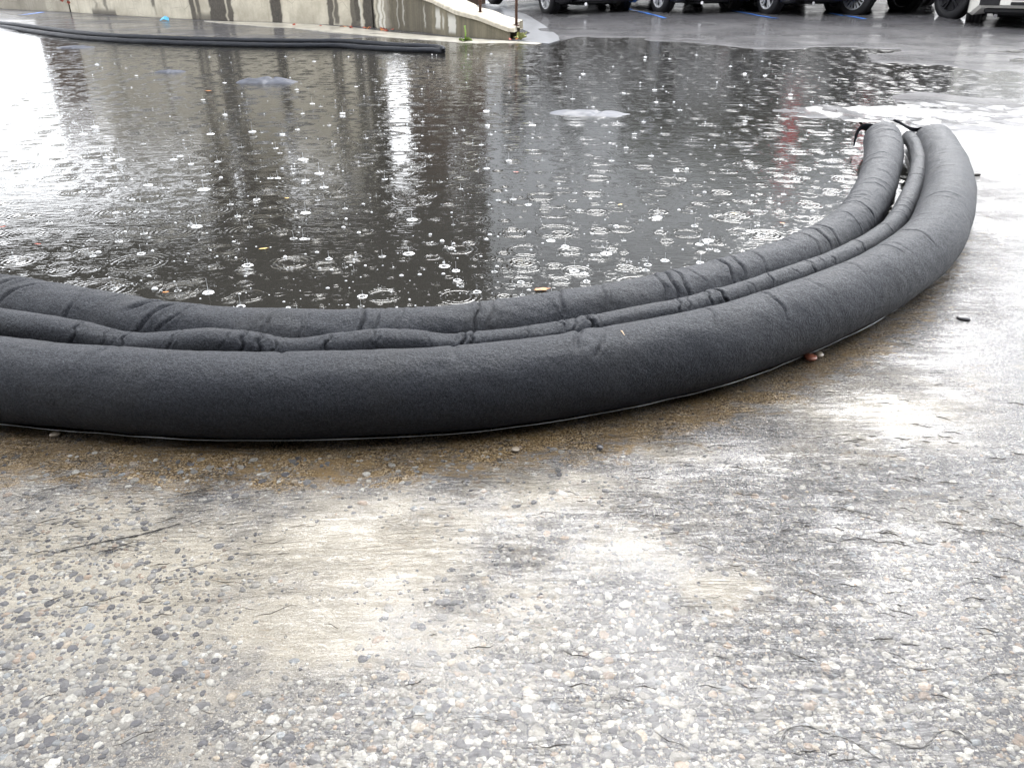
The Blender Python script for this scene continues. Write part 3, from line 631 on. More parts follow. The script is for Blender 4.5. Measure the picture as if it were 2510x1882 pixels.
# pale gutter pan along the wall foot and the apron that wraps its end
def sheet(name, pix, material, lift, thick=0.03, zg=None, sub=0):
    P3 = [gnd(*Fp(u, v), 0.02) for u, v in pix]; P3 = [(p[0], p[1], float(ground_h(np.array([p[0]]), np.array([p[1]]))[0]) + lift) for p in P3]
    bm = bmesh.new(); vs = [bm.verts.new(p) for p in P3]; f_ = bm.faces.new(vs); 
    if f_.normal.z < 0: f_.normal_flip()
    r = bmesh.ops.extrude_face_region(bm, geom=[f_]); bmesh.ops.translate(bm, vec=(0, 0, -thick), verts=[v for v in r['geom'] if isinstance(v, bmesh.types.BMVert)])
    bmesh.ops.recalc_face_normals(bm, faces=bm.faces); bmesh.ops.triangulate(bm, faces=[q for q in bm.faces if len(q.verts) > 4])
    me = bpy.data.meshes.new(name); bm.to_mesh(me); bm.free(); me.materials.append(material); o = bpy.data.objects.new(name, me); C.objects.link(o); return o
gutter = sheet('gutter_pan', [(500, 53), (640, 58), (760, 64), (860, 71), (960, 80), (1050, 88), (1130, 95), (1245, 99), (1330, 104), (1300, 110), (1180, 107), (1060, 98), (960, 91), (860, 85), (760, 76), (640, 67), (540, 58)], M['gutter'], 0.012); tag(gutter, kind='structure')
apron = sheet('pavement', [(1120, -8), (1150, -8), (1190, 14), (1240, 38), (1290, 52), (1335, 70), (1368, 88), (1372, 98), (1345, 106), (1300, 102), (1262, 98), (1300, 84), (1240, 62), (1180, 36)], M['concrete'], 0.014); tag(apron, kind='structure')

# rusty handrail on the coping
hr = empty('handrail', (float(COPX[28]), float(COPY[28]), float(COPZ[28]))); tag(hr, 'rusty brown handrail with thin posts on the sloping coping', 'handrail')
rail = []
for (u, v) in ((1030, 0), (1177, 38), (1272, 70)):
    i = int(np.clip(np.interp(u - 8, us, range(40)), 0, 39)); p = (COPX[i] + COPB[i, 0] * .18, COPY[i] + COPB[i, 1] * .18, COPZ[i] + .03)
    b = MB().tube([p, (p[0], p[1], p[2] + 1.0)], 0.022, 10); put(b.build('post', M['rust'], None, True), hr); rail.append((p[0], p[1], p[2] + 0.99))
    put(MB().tube([(p[0], p[1], p[2] - .004), (p[0], p[1], p[2] + .012)], 0.05, 10).build('base_plate', M['rust']), hr)
put(MB().tube(rail, 0.02, 10).build('rail', M['rust'], None, True), hr)
put(MB().tube([(x, y, z - .45) for x, y, z in rail], 0.016, 10).build('rail', M['rust'], None, True), hr)

# ------------------------------------------------------------------ parked cars
def wheel_data(r, rim_mat, spokes, key):
    b = MB(); w_ = 0.115
    b.lathe_x([(-w_ + .02, r * .62), (-w_, r * .70), (-w_, r * .90), (-w_ + .03, r * .985), (-.03, r), (-.028, r - .012), (-.018, r - .012), (-.016, r), (.016, r), (.018, r - .012), (.028, r - .012), (.03, r), (w_ - .03, r * .985), (w_, r * .90), (w_, r * .70), (w_ - .02, r * .62)], 40)
    ty = b.data('tyre', M['tyre'], True)
    b = MB(); b.lathe_x([(w_ - .03, r * .63), (w_ - .012, r * .66), (w_ - .012, r * .62), (w_ - .05, r * .585), (-.04, r * .57), (-w_ + .02, r * .63)], 40)
    for k in range(spokes):
        q = 2 * math.pi * k / spokes
        for s2 in (-1, 1):
            a0 = q + s2 * .10; a1 = q + s2 * .16
            def pt(x, rr_, a): return (x, rr_ * math.cos(a), rr_ * math.sin(a))
            P = [pt(w_ - .028, r * .12, a0 - .25), pt(w_ - .028, r * .12, a0 + .25), pt(w_ - .018, r * .61, a1 + .055), pt(w_ - .018, r * .61, a1 - .055)]
            P += [(x - .03, y, z) for x, y, z in P]
            b.add(P, [(0, 1, 2, 3), (7, 6, 5, 4), (0, 4, 5, 1), (1, 5, 6, 2), (2, 6, 7, 3), (3, 7, 4, 0)])
    b.lathe_x([(w_ - .012, 0.001), (w_ - .012, r * .10), (w_ - .02, r * .15), (w_ - .05, r * .16)], 20)
    ri = b.data('rim', rim_mat, False)
    b = MB(); b.lathe_x([(w_ - .075, 0.001), (w_ - .075, r * .57), (-w_ + .05, r * .57), (-w_ + .05, .001)], 28)
    return ty, ri, b.data('brake_disc', M['plastic'])
def car_body(L, W, belt, roof, clear, wr, ya, wagon):
    n = 92; ys = np.linspace(-L / 2, L / 2, n); V_ = []; m = None
    for y in ys:
        e = abs(y) / (L / 2); w_ = W / 2 * (1 - 0.20 * max(0, (e - 0.72) / 0.28) ** 2.2); 
        hood = belt - 0.22 * max(0, (y - 0.75) / (L / 2 - .75)) ** 1.2 if y > .75 else (belt if wagon else belt - .08 * max(0, (-y - 1.3) / (L / 2 - 1.3)))
        zt = hood - 0.35 * max(0, (e - 0.93) / 0.07) ** 2
        zb = clear + 0.16 * max(0, (e - 0.86) / 0.14) ** 1.5
        zs = zb
        for yw in ya:
            dy = abs(y - yw); ra = wr + .065
            if dy < ra: zs = max(zs, wr + math.sqrt(ra * ra - dy * dy))
        pr = [(0.0, zb + .03), (w_ * .72, zb + .03), (w_ - .06, zs + .0), (w_ - .005, zs + .035), (w_ + .0, max(zs + .07, clear + .25)), (w_ + .012, max(zs + .10, clear + .40)), (w_ - .005, max(zs + .12, belt - .22)), (w_ - .045, max(zs + .14, zt - .06)), (w_ - .10, max(zs + .15, zt)), (w_ * .5, zt + .03), (0, zt + .035)]
        row = pr + [(-x, z) for x, z in pr[-2:0:-1]]; m = len(row)
        V_ += [(x, y, z) for x, z in row]
    F_ = [(i * m + k, i * m + (k + 1) % m, (i + 1) * m + (k + 1) % m, (i + 1) * m + k) for i in range(n - 1) for k in range(m)] + [tuple(range(m)), tuple((n - 1) * m + k for k in range(m - 1, -1, -1))]
    return V_, F_
def cabin(L, W, belt, roof, wagon):
    y0, y1 = (-L / 2 + .12, 0.95) if wagon else (-L / 2 + .75, 0.95)
    prof = [(y0, 0), (y0 + (.18 if wagon else .65), 1), (0.05, 1.04), (0.35, .96), (y1, 0)]
    V_ = []; F_ = []
    for (y, k) in prof:
        z = belt - .03 + (roof - belt) * k; hw = W / 2 - .09 - .16 * k; V_ += [(-hw, y, z), (hw, y, z), (hw - .0, y, belt - .05), (-hw, y, belt - .05)]
    for i in range(len(prof) - 1): F_ += [(i * 4 + 1, i * 4, (i + 1) * 4, (i + 1) * 4 + 1), (i * 4 + 2, i * 4 + 1, (i + 1) * 4 + 1, (i + 1) * 4 + 2), (i * 4, i * 4 + 3, (i + 1) * 4 + 3, (i + 1) * 4)]
    rv_ = [V_[4], V_[5], V_[9], V_[13], V_[12], V_[8]]
    return V_, F_, prof
def make_car(label, paint, uv, yaw, L=4.6, W=1.84, belt=1.02, roof=1.62, clear=.24, wr=.345, rim='alloy', spokes=5, wagon=True, front=False, plate=True, slots=False, sidestep=False):
    ya = (-L / 2 + .88, L / 2 - .92); tr = W / 2 - .115
    # uv is where the near left wheel stands
    p = Vector(gnd_lot(*uv)); cy, sy = math.cos(yaw), math.sin(yaw)
    lx, ly = -tr, ya[0]; loc = Vector((p.x - (lx * cy - ly * sy), p.y - (lx * sy + ly * cy), p.z))
    root = empty('parked_car', loc, yaw); root.rotation_euler = (R(2.0), 0, yaw); tag(root, label, 'car', 'cars parked in the row on the right')
    v_, f_ = car_body(L, W, belt, roof, clear, wr, ya, wagon)
    bo = mesh_obj('body', v_, f_, paint, root, True); bo.data.set_sharp_from_angle(angle=R(35))
    v_, f_, prof = cabin(L, W, belt, roof, wagon); mesh_obj('windows', v_, f_, M['glass'], root)
    b = MB(); b.box((0, (prof[1][0] + prof[3][0]) / 2, roof + .005), (W - .46, prof[3][0] - prof[1][0] + .1, .07), 0, .03); b.build('roof', paint, root)
    hw = W / 2 - .085
    for (i, sx) in ((0, 0), (0, 1), (3, 0), (3, 1)):      # pillars from belt line to roof
        MB().tube([Vector(v_[i * 4 + sx]) * 1.004, Vector(v_[(i + 1) * 4 + sx]) * 1.004], .045, 6).build('pillar', paint, root, True)
    for sx in (0, 1):
        MB().tube([Vector(v_[k * 4 + sx]) * 1.004 for k in (1, 2, 3)], .045, 6).build('roof_rail', paint, root, True)
        MB().tube([Vector((v_[9 - sx][0], -.35, roof)) , Vector((v_[2][0] * (1 if sx == 0 else -1), -.35, belt))], .05, 6).build('pillar', M['plastic'], root, True)
    ty, ri, br = wheel_data(wr, M[rim], spokes, label)
    for sx in (-1, 1):
        for yw in ya:
            wl = child('wheel', ty, root, (sx * tr, yw, wr), (0, 0, 0 if sx > 0 else math.pi)); child('rim', ri, wl, (0, 0, 0), (0.3 + yw, 0, 0)); child('brake_disc', br, wl)
    ne = -L / 2
    b = MB(); b.box((0, ne + .06, clear + .24), (W * .80, .16, .20), 0, .05); b.build('bumper', paint if slots else M['plastic'], root)
    b = MB(); b.box((0, ne + .16, clear + .10), (W * .7, .22, .10), 0, .03); b.build('valance', M['plastic'], root)
    if slots:
        for x, ww in ((-.58, .30), (-.06, .42), (.46, .42)):
            for z in ((0.0,) if x < -.5 else (-.035, .045)):
                MB().box((x, ne - .02, clear + .25 + z), (ww, .03, .13 if x < -.5 else .05), 0, .008).build('intake', M['plastic'], root)
        for sx in (-1, 1): MB().box((sx * .62, ne + .07, .78), (.36, .14, .15), 0, .04).build('headlight', M['lens'], root)
    else:
        for sx in (-1, 1): MB().box((sx * (W / 2 - .16), ne + .08, belt - .14), (.26, .16, .16), 0, .03).build('headlight', M['lens'], root)
    if plate:
        pl = MB().box((0.1, ne - .03, clear + .34), (.32, .012, .15), 0, .003).build('number_plate', M['plate'], root)
        MB().box((0.1, ne - .038, clear + .30), (.20, .004, .028)).build('print_strip', M['redlens'], pl)
    for sx in (-1, 1):
        st = MB().box((sx * (W / 2 - .02), 0.0, clear + (.06 if not sidestep else -.01)), (.10, L - 2.7, .07), 0, .02).build('sill', M['chrome'] if sidestep else M['plastic'], root)
    ex = MB().tube([(-.45, ne + .5, clear + .03), (-.45, ne + .04, clear + .02)], .03, 10).build('exhaust_pipe', M['chrome'], root)
    MB().box((0, 0, clear + .03), (W * .55, L * .8, .12), 0, .03).build('underbody', M['plastic'], root)
    return root
def gnd_lot(u, v):                                        # full-resolution pixel on the sloping car park
    d = ray(*Fp(u, v)); lo, hi = 5.0, 60.0
    for _ in range(50):
        m = (lo + hi) / 2; q = O + d * m
        if q[2] > float(ground_h(np.array([q[0]]), np.array([q[1]]))[0]): lo = m
        else: hi = m
    return O + d * (lo + hi) / 2
make_car('black car nearest the rusty handrail with silver multi-spoke rims', M['black'], (1347, 32), R(24), rim='alloy', spokes=7, plate=False, wr=.335)
make_car('black car with a white number plate, second from the wall', M['navy'], (1622, 29), R(22), rim='alloy', spokes=6)
make_car('charcoal car with bright five-spoke rims, third from the wall', M['grey'], (1884, 33), R(20), rim='alloy', spokes=5, plate=False, clear=.26)
make_car('dark high-riding car with many-spoked rims, fourth from the wall', M['black'], (2092, 36), R(34), rim='alloy', spokes=9, plate=False, clear=.40, wr=.37, roof=1.8, belt=1.15, sidestep=True)
make_car('black off-road car showing its wide black wheel beside the white car', M['navy'], (2328, 44), R(20), rim='dkalloy', spokes=5, plate=False, clear=.42, wr=.40, roof=1.8, belt=1.15, L=4.2)
make_car('cream white car at the right edge with slotted bumper', M['white'], (2384, 54), R(-30), rim='alloy', spokes=5, plate=False, slots=True, clear=.20, belt=.92, roof=1.45, wagon=False)

# blue stall lines
def blue_line(u0, v0, u1, v1, w_, label):
    a, b = Vector(gnd_lot(u0, v0)), Vector(gnd_lot(u1, v1)); d = (b - a); d.z = 0; d.normalize(); n = Vector((-d.y, d.x, 0)) * w_ / 2; V_ = []
    for k in range(9):
        q = a.lerp(b, k / 8)
        for s2 in (1, -1): r_ = q + n * s2 * (1 + .15 * math.sin(k * 3 + s2)); V_.append((r_.x, r_.y, float(ground_h(np.array([r_.x]), np.array([r_.y]))[0]) + .006))
    o = mesh_obj('stall_line', V_, [(2 * k, 2 * k + 1, 2 * k + 3, 2 * k + 2) for k in range(8)], M['bluepaint'])
    if o.data.polygons[0].normal.z < 0: o.data.flip_normals()
    tag(o, label, 'marking', 'blue parking lines')
blue_line(1540, 23, 1630, 46, .09, 'blue painted stall line between the first two black cars')
blue_line(1795, 28, 1905, 46, .09, 'blue painted stall line left of the charcoal car')
blue_line(2035, 33, 2120, 48, .09, 'faint blue stall line right of the charcoal car')
blue_line(50, 38, 105, 31, .12, 'short blue paint line at the foot of the wall, far left')

# pale concrete kerb wall behind the cars
a, b = Vector(gnd_lot(1240, -22)), Vector(gnd_lot(2700, 8)); d = (b - a).normalized(); n_ = 14
kw = empty('kerb_wall', a); tag(kw, 'low white concrete kerb wall behind the parked cars', 'wall'); bpy.context.view_layer.update()
for k in range(n_):
    p0 = a.lerp(b, k / n_); p1 = a.lerp(b, (k + 1) / n_); q = (p0 + p1) / 2; ll = (p1 - p0).length
    z = float(ground_h(np.array([q.x]), np.array([q.y]))[0])
    put(MB().box((q.x, q.y, z + .16), (ll - .02, .3, .62), math.atan2(p1.y - p0.y, p1.x - p0.x), .03).build('block', M['kerbwhite']), kw)

# ------------------------------------------------------------------ what stands above the frame and shows in the water
def along(u, dist, z=0):
    d = ray(*Fp(u, 60)); k = dist / math.hypot(d[0], d[1]); return Vector((d[0] * k, d[1] * k, z))
bld = empty('office_building', along(400, 22)); tag(bld, 'dark clad building on brown piers behind the stained wall', 'building'); bpy.context.view_layer.update()
def slab(name, ua, ub, dist, z0, z1, thick, mat_, par):
    p, q = along(ua, dist), along(ub, dist); m = (p + q) / 2
    o = MB().box((m.x, m.y + thick / 2, (z0 + z1) / 2), ((q - p).length, thick, z1 - z0), math.atan2(q.y - p.y, q.x - p.x)).build(name, mat_); return put(o, par)
slab('upper_storey', -900, 1170, 20.5, 3.9, 10.4, 1.2, M['clad'], bld)
for k in range(12): slab('window', -600 + k * 155, -600 + k * 155 + 90, 20.35, 6.4, 8.2, .1, M['glass'], bld)
for (ua, ub) in ((70, 185), (430, 500), (520, 640), (880, 925), (985, 1085)): slab('pier', ua, ub, 29 if ua < 100 else 20.2, 0, 3.92, .8, M['brownbrick'], bld)
slab('back_wall', 205, 880, 23.5, 0, 3.9, .3, M['palewall'], bld); slab('back_wall', 1085, 1190, 22.5, 0, 3.9, .3, M['brownbrick'], bld)
for k, (u, dd, wd) in enumerate(((1975, 24, .34), (2165, 25, .26))):
    p = along(u, dd); z = float(ground_h(np.array([p.x]), np.array([p.y]))[0])
    rp = empty('red_post', (p.x, p.y, z)); tag(rp, ['red painted steel post standing behind the charcoal car', 'thinner red steel post behind the dark high-riding car'][k], 'post', 'red posts behind the cars')
    MB().box((0, 0, 2.15), (wd, wd, 2.6), 0, .02).build('shaft', M['redpaint'], rp); MB().box((0, 0, .4), (wd + .25, wd + .25, .92), 0, .03).build('plinth', M['kerbwhite'], rp); MB().box((0, 0, 3.42), (wd + .06, wd + .06, .06), 0, .02).build('cap', M['redpaint'], rp)
# bare street trees behind the car park
def tree(u, dist, h, seed, label, leafy=True):
    rg_ = random.Random(seed); p = along(u, dist); z = float(ground_h(np.array([p.x]), np.array([p.y]))[0])
    root = empty('street_tree', (p.x, p.y, z)); tag(root, label, 'tree', 'trees behind the car park')
    b = MB(); tips = []
    trunk = [(0, 0, -.1), (.04, 0, h * .15), (-.03, .05, h * .32), (.03, 0, h * .5)]; b.tube(trunk, [.2, .16, .13, .09], 10)
    for k in range(11):
        a_ = k * 2.4 + rg_.uniform(-.3, .3); z0 = h * rg_.uniform(.28, .5); l = h * rg_.uniform(.22, .4)
        q1 = (math.cos(a_) * l * .5, math.sin(a_) * l * .5, z0 + l * .45); q2 = (math.cos(a_) * l * .9, math.sin(a_) * l * .9, z0 + l * .95)
        b.tube([(0, 0, z0), q1, q2], [.06, .04, .015], 6); tips += [q1, q2]
    b.build('trunk', M['bark'], root, True)
    V_ = []; F_ = []
    for k in range(5200):
        c_ = Vector(rg_.choice(tips)); o_ = Vector((rg_.gauss(0, 1), rg_.gauss(0, 1), rg_.gauss(0, .8))) * h * .085; q = c_ + o_; s2 = rg_.uniform(.08, .2)
        n1 = Vector((rg_.gauss(0, 1), rg_.gauss(0, 1), rg_.gauss(0, 1))).normalized(); n2 = n1.orthogonal().normalized(); i0 = len(V_)
        V_ += [q - n1 * s2, q + n2 * s2 * .5, q + n1 * s2, q - n2 * s2 * .5]; F_.append((i0, i0 + 1, i0 + 2, i0 + 3))
    mesh_obj('crown', V_, F_, M['foliage'], root)
tree(1720, 27, 4.6, 3, 'broad dark tree left of the red posts')
tree(1850, 28, 5.0, 4, 'tall dark tree behind the charcoal car')
tree(2110, 30, 4.6, 5, 'dark tree behind the off-road car')
hall = empty('hall', along(1700, 32)); tag(hall, 'pale grey hall with a dark upper storey behind the car park trees', 'building'); bpy.context.view_layer.update()
slab('wall', 1150, 2180, 34, 0, 11.0, 1.0, M['greywall'], hall); slab('upper_storey', 1190, 1900, 33.4, 11.0, 15.0, 2.0, M['hallup'], hall)
for k in range(6): slab('window', 1230 + k * 150, 1290 + k * 150, 32.9, 2.6, 5.4, .15, M['glass'], hall)
# unseen block added behind the camera to darken the front of the tubes
rear = empty('rear_shade_block', (0, -4, 0)); tag(rear, 'unseen tall grey block added behind the camera to shade the barrier front', 'building'); bpy.context.view_layer.update()
put(MB().box((0, -4.2, 7), (44, 1.6, 14.2)).build('wall', M['rearwall']), rear)
for k in range(9):
    for z in (3.2, 6.4, 9.6): put(MB().box((-15 + k * 3.7, -3.38, z), (1.8, .1, 1.7)).build('window', M['glass']), rear)

# ------------------------------------------------------------------ grey sacks breaking the pond surface
def sack(uv, lx, ly, hz, rz, label, seed):
    p = gnd(*uv, WATER); n, m = 40, 22
    i = np.linspace(-1, 1, n)[:, None]; j = np.linspace(-1, 1, m)[None]
    env = np.clip(1 - np.abs(i) ** 2.2, 0, 1) ** .7 * np.clip(1 - np.abs(j) ** 2, 0, 1) ** .8
    Z = hz * env * (0.7 + .6 * fbm(i * 2.5 + seed + 0 * j, j * 2 + 0 * i, seed)) - 0.5 * hz * np.exp(-((i - .18 - .15 * j) / .06) ** 2) * env - .012 + hz * .45 * (fbm(i * 5 + seed, j * 3 + 0 * i, seed + 9) - .5)
    Xx = lx * i + 0 * j; Yy = ly * j * (0.6 + .5 * fbm(i * 2 + seed, 0 * i + 2, seed + 3)) + 0 * i
    o = grid_obj('fabric_sack', np.stack([Xx, Yy, Z], -1), n, m, M['sack']); o.location = (p[0], p[1], WATER); o.rotation_euler = (0, 0, rz)
    tag(o, label, 'sack', 'sodden sacks in the pond')
sack((577, 178), .30, .16, .055, R(-4), 'creased grey sack showing above the pond, largest one left of centre', 2)
sack((367, 156), .17, .12, .035, R(5), 'small grey sack barely above the pond, second from the left', 5)
sack((163, 103), .28, .20, .035, R(-3), 'flat grey sack in the pond near the far black tubes', 8)
sack((1275, 246), .33, .16, .035, R(-12), 'long pale sack floating right of the pond centre', 11)

# ------------------------------------------------------------------ leaves, weeds, litter
def leaf_mesh(name, material, seed, lob=True):
    rg_ = random.Random(seed); n = 14; V_ = [(0, 0, .004)]
    for k in range(n):
        a_ = 2 * math.pi * k / n; r_ = (.6 + .4 * abs(math.cos(a_ * 2.5))) * rg_.uniform(.75, 1.1) if lob else 1
        V_.append((math.cos(a_) * r_, math.sin(a_) * r_ * .5, rg_.uniform(.0, .22)))
    me = bpy.data.meshes.new(name); me.from_pydata(V_, [], [(0, 1 + k, 1 + (k + 1) % n) for k in range(n)]); me.materials.append(material); return me
LM = {k: leaf_mesh('leaf', M[k], i) for i, k in enumerate(('leaf', 'redleaf', 'yelleaf'))}
def leaf(uv, size, kind, label, z=WATER + .004, rz=None):
    p = gnd(*uv, z); o = bpy.data.objects.new('fallen_leaf', LM[kind]); C.objects.link(o); o.location = (p[0], p[1], z); o.scale = (size, size, size * .35); o.rotation_euler = (random.uniform(-.08, .08), random.uniform(-.08, .08), random.uniform(-.4, .4) if rz is None else rz)
    tag(o, label, 'leaf', 'leaves floating on the pond'); return o
leaf((1170, 625), .032, 'leaf', 'largest orange leaf floating just behind the inner tube', rz=.1)
leaf((60, 606), .016, 'redleaf', 'rust leaf against the inner tube at far left')
leaf((358, 631), .014, 'leaf', 'small orange leaf close behind the wrinkled inner tube')
leaf((82, 527), .018, 'redleaf', 'reddish leaf in the left of the pond, higher of two')
leaf((5, 490), .022, 'redleaf', 'red leaf at the left edge of the photo on the pond')
leaf((570, 537), .022, 'yelleaf', 'yellowish leaf left of centre in the dark pond')
leaf((620, 428), .014, 'yelleaf', 'tiny yellow leaf in the middle of the pond')
leaf((1340, 442), .014, 'yelleaf', 'pale yellow leaf right of the pond centre')
leaf((1585, 462), .018, 'yelleaf', 'tan leaf floating in front of the right hand tube end')
leaf((1690, 482), .014, 'leaf', 'orange leaf floating near the right side of the inner tube')
leaf((1115, 372), .020, 'redleaf', 'red leaf far out in the middle of the pond')
leaf((450, 197), .05, 'leaf', 'flat orange leaf far off near the grey sack')
# leaf litter at the wall foot
for k in range(26):
    u = random.uniform(835, 965) if k < 20 else random.choice((720, 745, 1255, 1262, 780, 960)) + random.uniform(-6, 6); v = np.interp(u, bu, [q[1] for q in WB]) + random.uniform(1, 6)
    p = gnd(*Fp(u, v), .03); o = bpy.data.objects.new('fallen_leaf', LM[random.choice(('redleaf', 'redleaf', 'leaf'))]); C.objects.link(o); s2 = random.uniform(.035, .07)
    o.location = (p[0], p[1], .035 + random.uniform(0, .02)); o.scale = (s2, s2, s2 * .8); o.rotation_euler = (random.uniform(-.5, .5), random.uniform(-.5, .5), random.uniform(0, 6))
    tag(o, 'wet red-brown leaf lying in the litter at the wall foot', 'leaf', 'leaf litter at the wall foot')
p = Vector(gnd(*Fp(878, 60), .03)); o = MB().tube([(p.x - .22, p.y - .02, .06), (p.x + .05, p.y, .10), (p.x + .16, p.y + .02, .05)], .018, 8).build('broken_stick', M['coping'], None, True); tag(o, 'pale bent stick lying in the leaves at the wall foot', 'stick')
p = Vector(gnd(*Fp(404, 51), .03)); o = mesh_obj('plastic_scrap', [(-.09, -.03, .0), (.0, -.05, .03), (.09, -.02, .0), (.07, .05, .05), (-.01, .06, .08), (-.08, .05, .04)], [(0, 1, 4, 5), (1, 2, 3, 4)], M['bluescrap'], loc=(p.x, p.y, .03)); o.modifiers.new('t', 'SOLIDIFY').thickness = .01; tag(o, 'crumpled blue plastic scrap lying below the stained wall', 'litter')
def weed(uv, mat_, n, size, up, label, seed, stalk=0):
    rg_ = random.Random(seed); p = gnd(*Fp(*uv), .03); root = empty('weed', (p[0], p[1], .02)); tag(root, label, 'weed')
    for k in range(n):
        a_ = k * 2.4 + rg_.uniform(-.3, .3); l = size * rg_.uniform(.7, 1.1); el = rg_.uniform(up - .3, up + .3); V_ = []
        for i in range(6):
            tt = i / 5; w_ = .26 * l * math.sin(math.pi * (0.12 + .86 * tt)) ; r_ = l * tt * math.cos(el); z = l * (math.sin(el) * tt - .45 * tt * tt * math.cos(el)) + .01
            for s2 in (-1, 0, 1): V_.append((math.cos(a_) * r_ - math.sin(a_) * w_ * s2, math.sin(a_) * r_ + math.cos(a_) * w_ * s2, max(z, .004) - .02 * (s2 == 0)))
        mesh_obj('leaf', V_, [(i * 3 + k2, i * 3 + k2 + 1, i * 3 + k2 + 4, i * 3 + k2 + 3) for i in range(5) for k2 in range(2)], mat_, root, True)
    if stalk: MB().tube([(0, 0, 0), (.01, 0, stalk * .5), (.0, .01, stalk)], [.012, .012, .016], 6).build('stalk', mat_, root, True)
weed((1140, 98), M['weed'], 6, .13, .5, 'small green weed with an upright stalk at the wing foot', 3, .20)
weed((1276, 96), M['paleweed'], 9, .17, .8, 'pale yellow-green broad-leaved weed at the end of the wing', 4)
for k, (u, v, s2, kd, lb) in enumerate(((178, 7, .05, 'redleaf', 'red vine leaf hanging on the wall near its left end'), (163, 2, .05, 'redleaf', 'red vine leaf at the very top left of the wall'))):
    i = np.interp(u, bu, range(len(bu))); x = np.interp(u, bu, base[:, 0]); y = np.interp(u, bu, base[:, 1]) - .08
    o = bpy.data.objects.new('vine_leaf', LM[kd]); C.objects.link(o); o.location = (x, y, z_for(x, y, v / S)); o.scale = (s2, s2 * 1.6, s2); o.rotation_euler = (R(75), .4, .3); tag(o, lb, 'leaf')

# straw on the outer tube, stones and scraps in the runoff
a = Vector(gnd(1330, 704, .205)); b = Vector(gnd(1358, 742, .19)); o = MB().tube([a + Vector((0, 0, -.006)), a.lerp(b, .5) + Vector((0, 0, .008)), b + Vector((0, 0, .0))], .0016, 6).build('pine_needle', M['straw'], None, True); tag(o, 'pale straw lying across the outer tube', 'straw')
def stone_mesh(seed, material, sub=2):
    bm = bmesh.new(); bmesh.ops.create_icosphere(bm, subdivisions=sub, radius=1); rg_ = random.Random(seed); ph = [rg_.uniform(0, 6) for _ in range(6)]
    for v in bm.verts: v.co *= 1 + .13 * math.sin(v.co.x * 2.6 + ph[0]) + .12 * math.sin(v.co.y * 3 + ph[1]) + .1 * math.sin(v.co.z * 3.4 + ph[2])
    me = bpy.data.meshes.new('stone'); bm.to_mesh(me); bm.free(); me.materials.append(material); me.shade_smooth(); return me
M['redstone'] = simple('red_stone', (0.30, 0.10, 0.06), 0.3, 0.4, 60, coat=.5); M['tanstone'] = simple('tan_stone', (0.30, 0.25, 0.19), 0.35, 0.3, 60, coat=.5); M['darkstone'] = simple('dark_stone', (0.045, 0.045, 0.05), 0.35, 0.3, 60, coat=.5)
for k, (uv, sz, mt, lb) in enumerate((((1752, 776), .016, 'redstone', 'red-brown stone at the foot of the outer tube'), ((1768, 768), .014, 'tanstone', 'grey stone beside the red-brown one at the outer tube'), ((2080, 690), .014, 'darkstone', 'dark pebble standing in the runoff on the right'),
                                      ((1115, 972), .008, 'tanstone', 'small tan stone in the brown grit under the middle of the tube'), ((1297, 968), .008, 'darkstone', 'dark stone in the grit below the middle of the tube'), ((120, 940), .010, 'tanstone', 'pale pebble under the tube at far left'))):
    p = gnd(*uv, .004); o = bpy.data.objects.new('stone', stone_mesh(40 + k, M[mt])); C.objects.link(o); o.location = (p[0], p[1], .004 + sz * .3); o.scale = (sz * 1.3, sz, sz * .62); o.rotation_euler = (0, 0, k * 1.3); tag(o, lb, 'stone')
p = gnd(2104, 374, .02); o = MB().box((0, 0, 0), (.07, .03, .012), .2, .004).build('bark_scrap', M['dark_streak'], None, False, (p[0], p[1], .012)); tag(o, 'dark bark scrap on the ground right of the barrier end', 'scrap')

# ------------------------------------------------------------------ aggregate standing proud of the worn asphalt
def pebble_shape(seed):
    rg_ = random.Random(seed); n = 8; V_ = []; rr_ = [rg_.uniform(.78, 1.12) for _ in range(n)]
    for (k_, z) in ((1.0, -.3), (.86, .35), (.45, .62)):
        for k in range(n): a_ = 2 * math.pi * k / n; V_.append((math.cos(a_) * rr_[k] * k_, math.sin(a_) * rr_[k] * k_, z))
    V_.append((0, 0, .68)); F_ = [(r_ * n + k, r_ * n + (k + 1) % n, (r_ + 1) * n + (k + 1) % n, (r_ + 1) * n + k) for r_ in range(2) for k in range(n)] + [(16 + k, 16 + (k + 1) % n, 24) for k in range(n)]
    return np.array(V_), F_
SHAPES = [pebble_shape(k) for k in range(10)]
PCOL = np.array([(.10, .10, .115), (.17, .17, .18), (.26, .255, .25), (.34, .325, .30), (.43, .41, .37), (.52, .505, .47), (.62, .605, .57), (.40, .31, .24), (.33, .26, .21), (.46, .39, .31), (.29, .31, .33)])
PW = np.array([.14, .16, .14, .14, .12, .11, .07, .03, .02, .03, .04]); PW /= PW.sum()
t = NT('pebble_stuff'); n2 = t.noise(t.geo.outputs['Position'], 260, 3); t.princ(Base_Color=t.mix(t.ramp(n2, .3, .7, 0, .5), t.attr('tint').outputs['Color'], (.14, .13, .12)), Roughness=.5, Specular_IOR_Level=.08); M['pebs'] = t.m
t = NT('pebble_one'); n2 = t.noise(t.geo.outputs['Position'], 260, 3); oi = t.n('ShaderNodeObjectInfo'); t.princ(Base_Color=t.mix(t.ramp(n2, .3, .7, 0, .5), oi.outputs['Color'], (.14, .13, .12)), Roughness=.5, Specular_IOR_Level=.08); M['peb1'] = t.m
cand = []
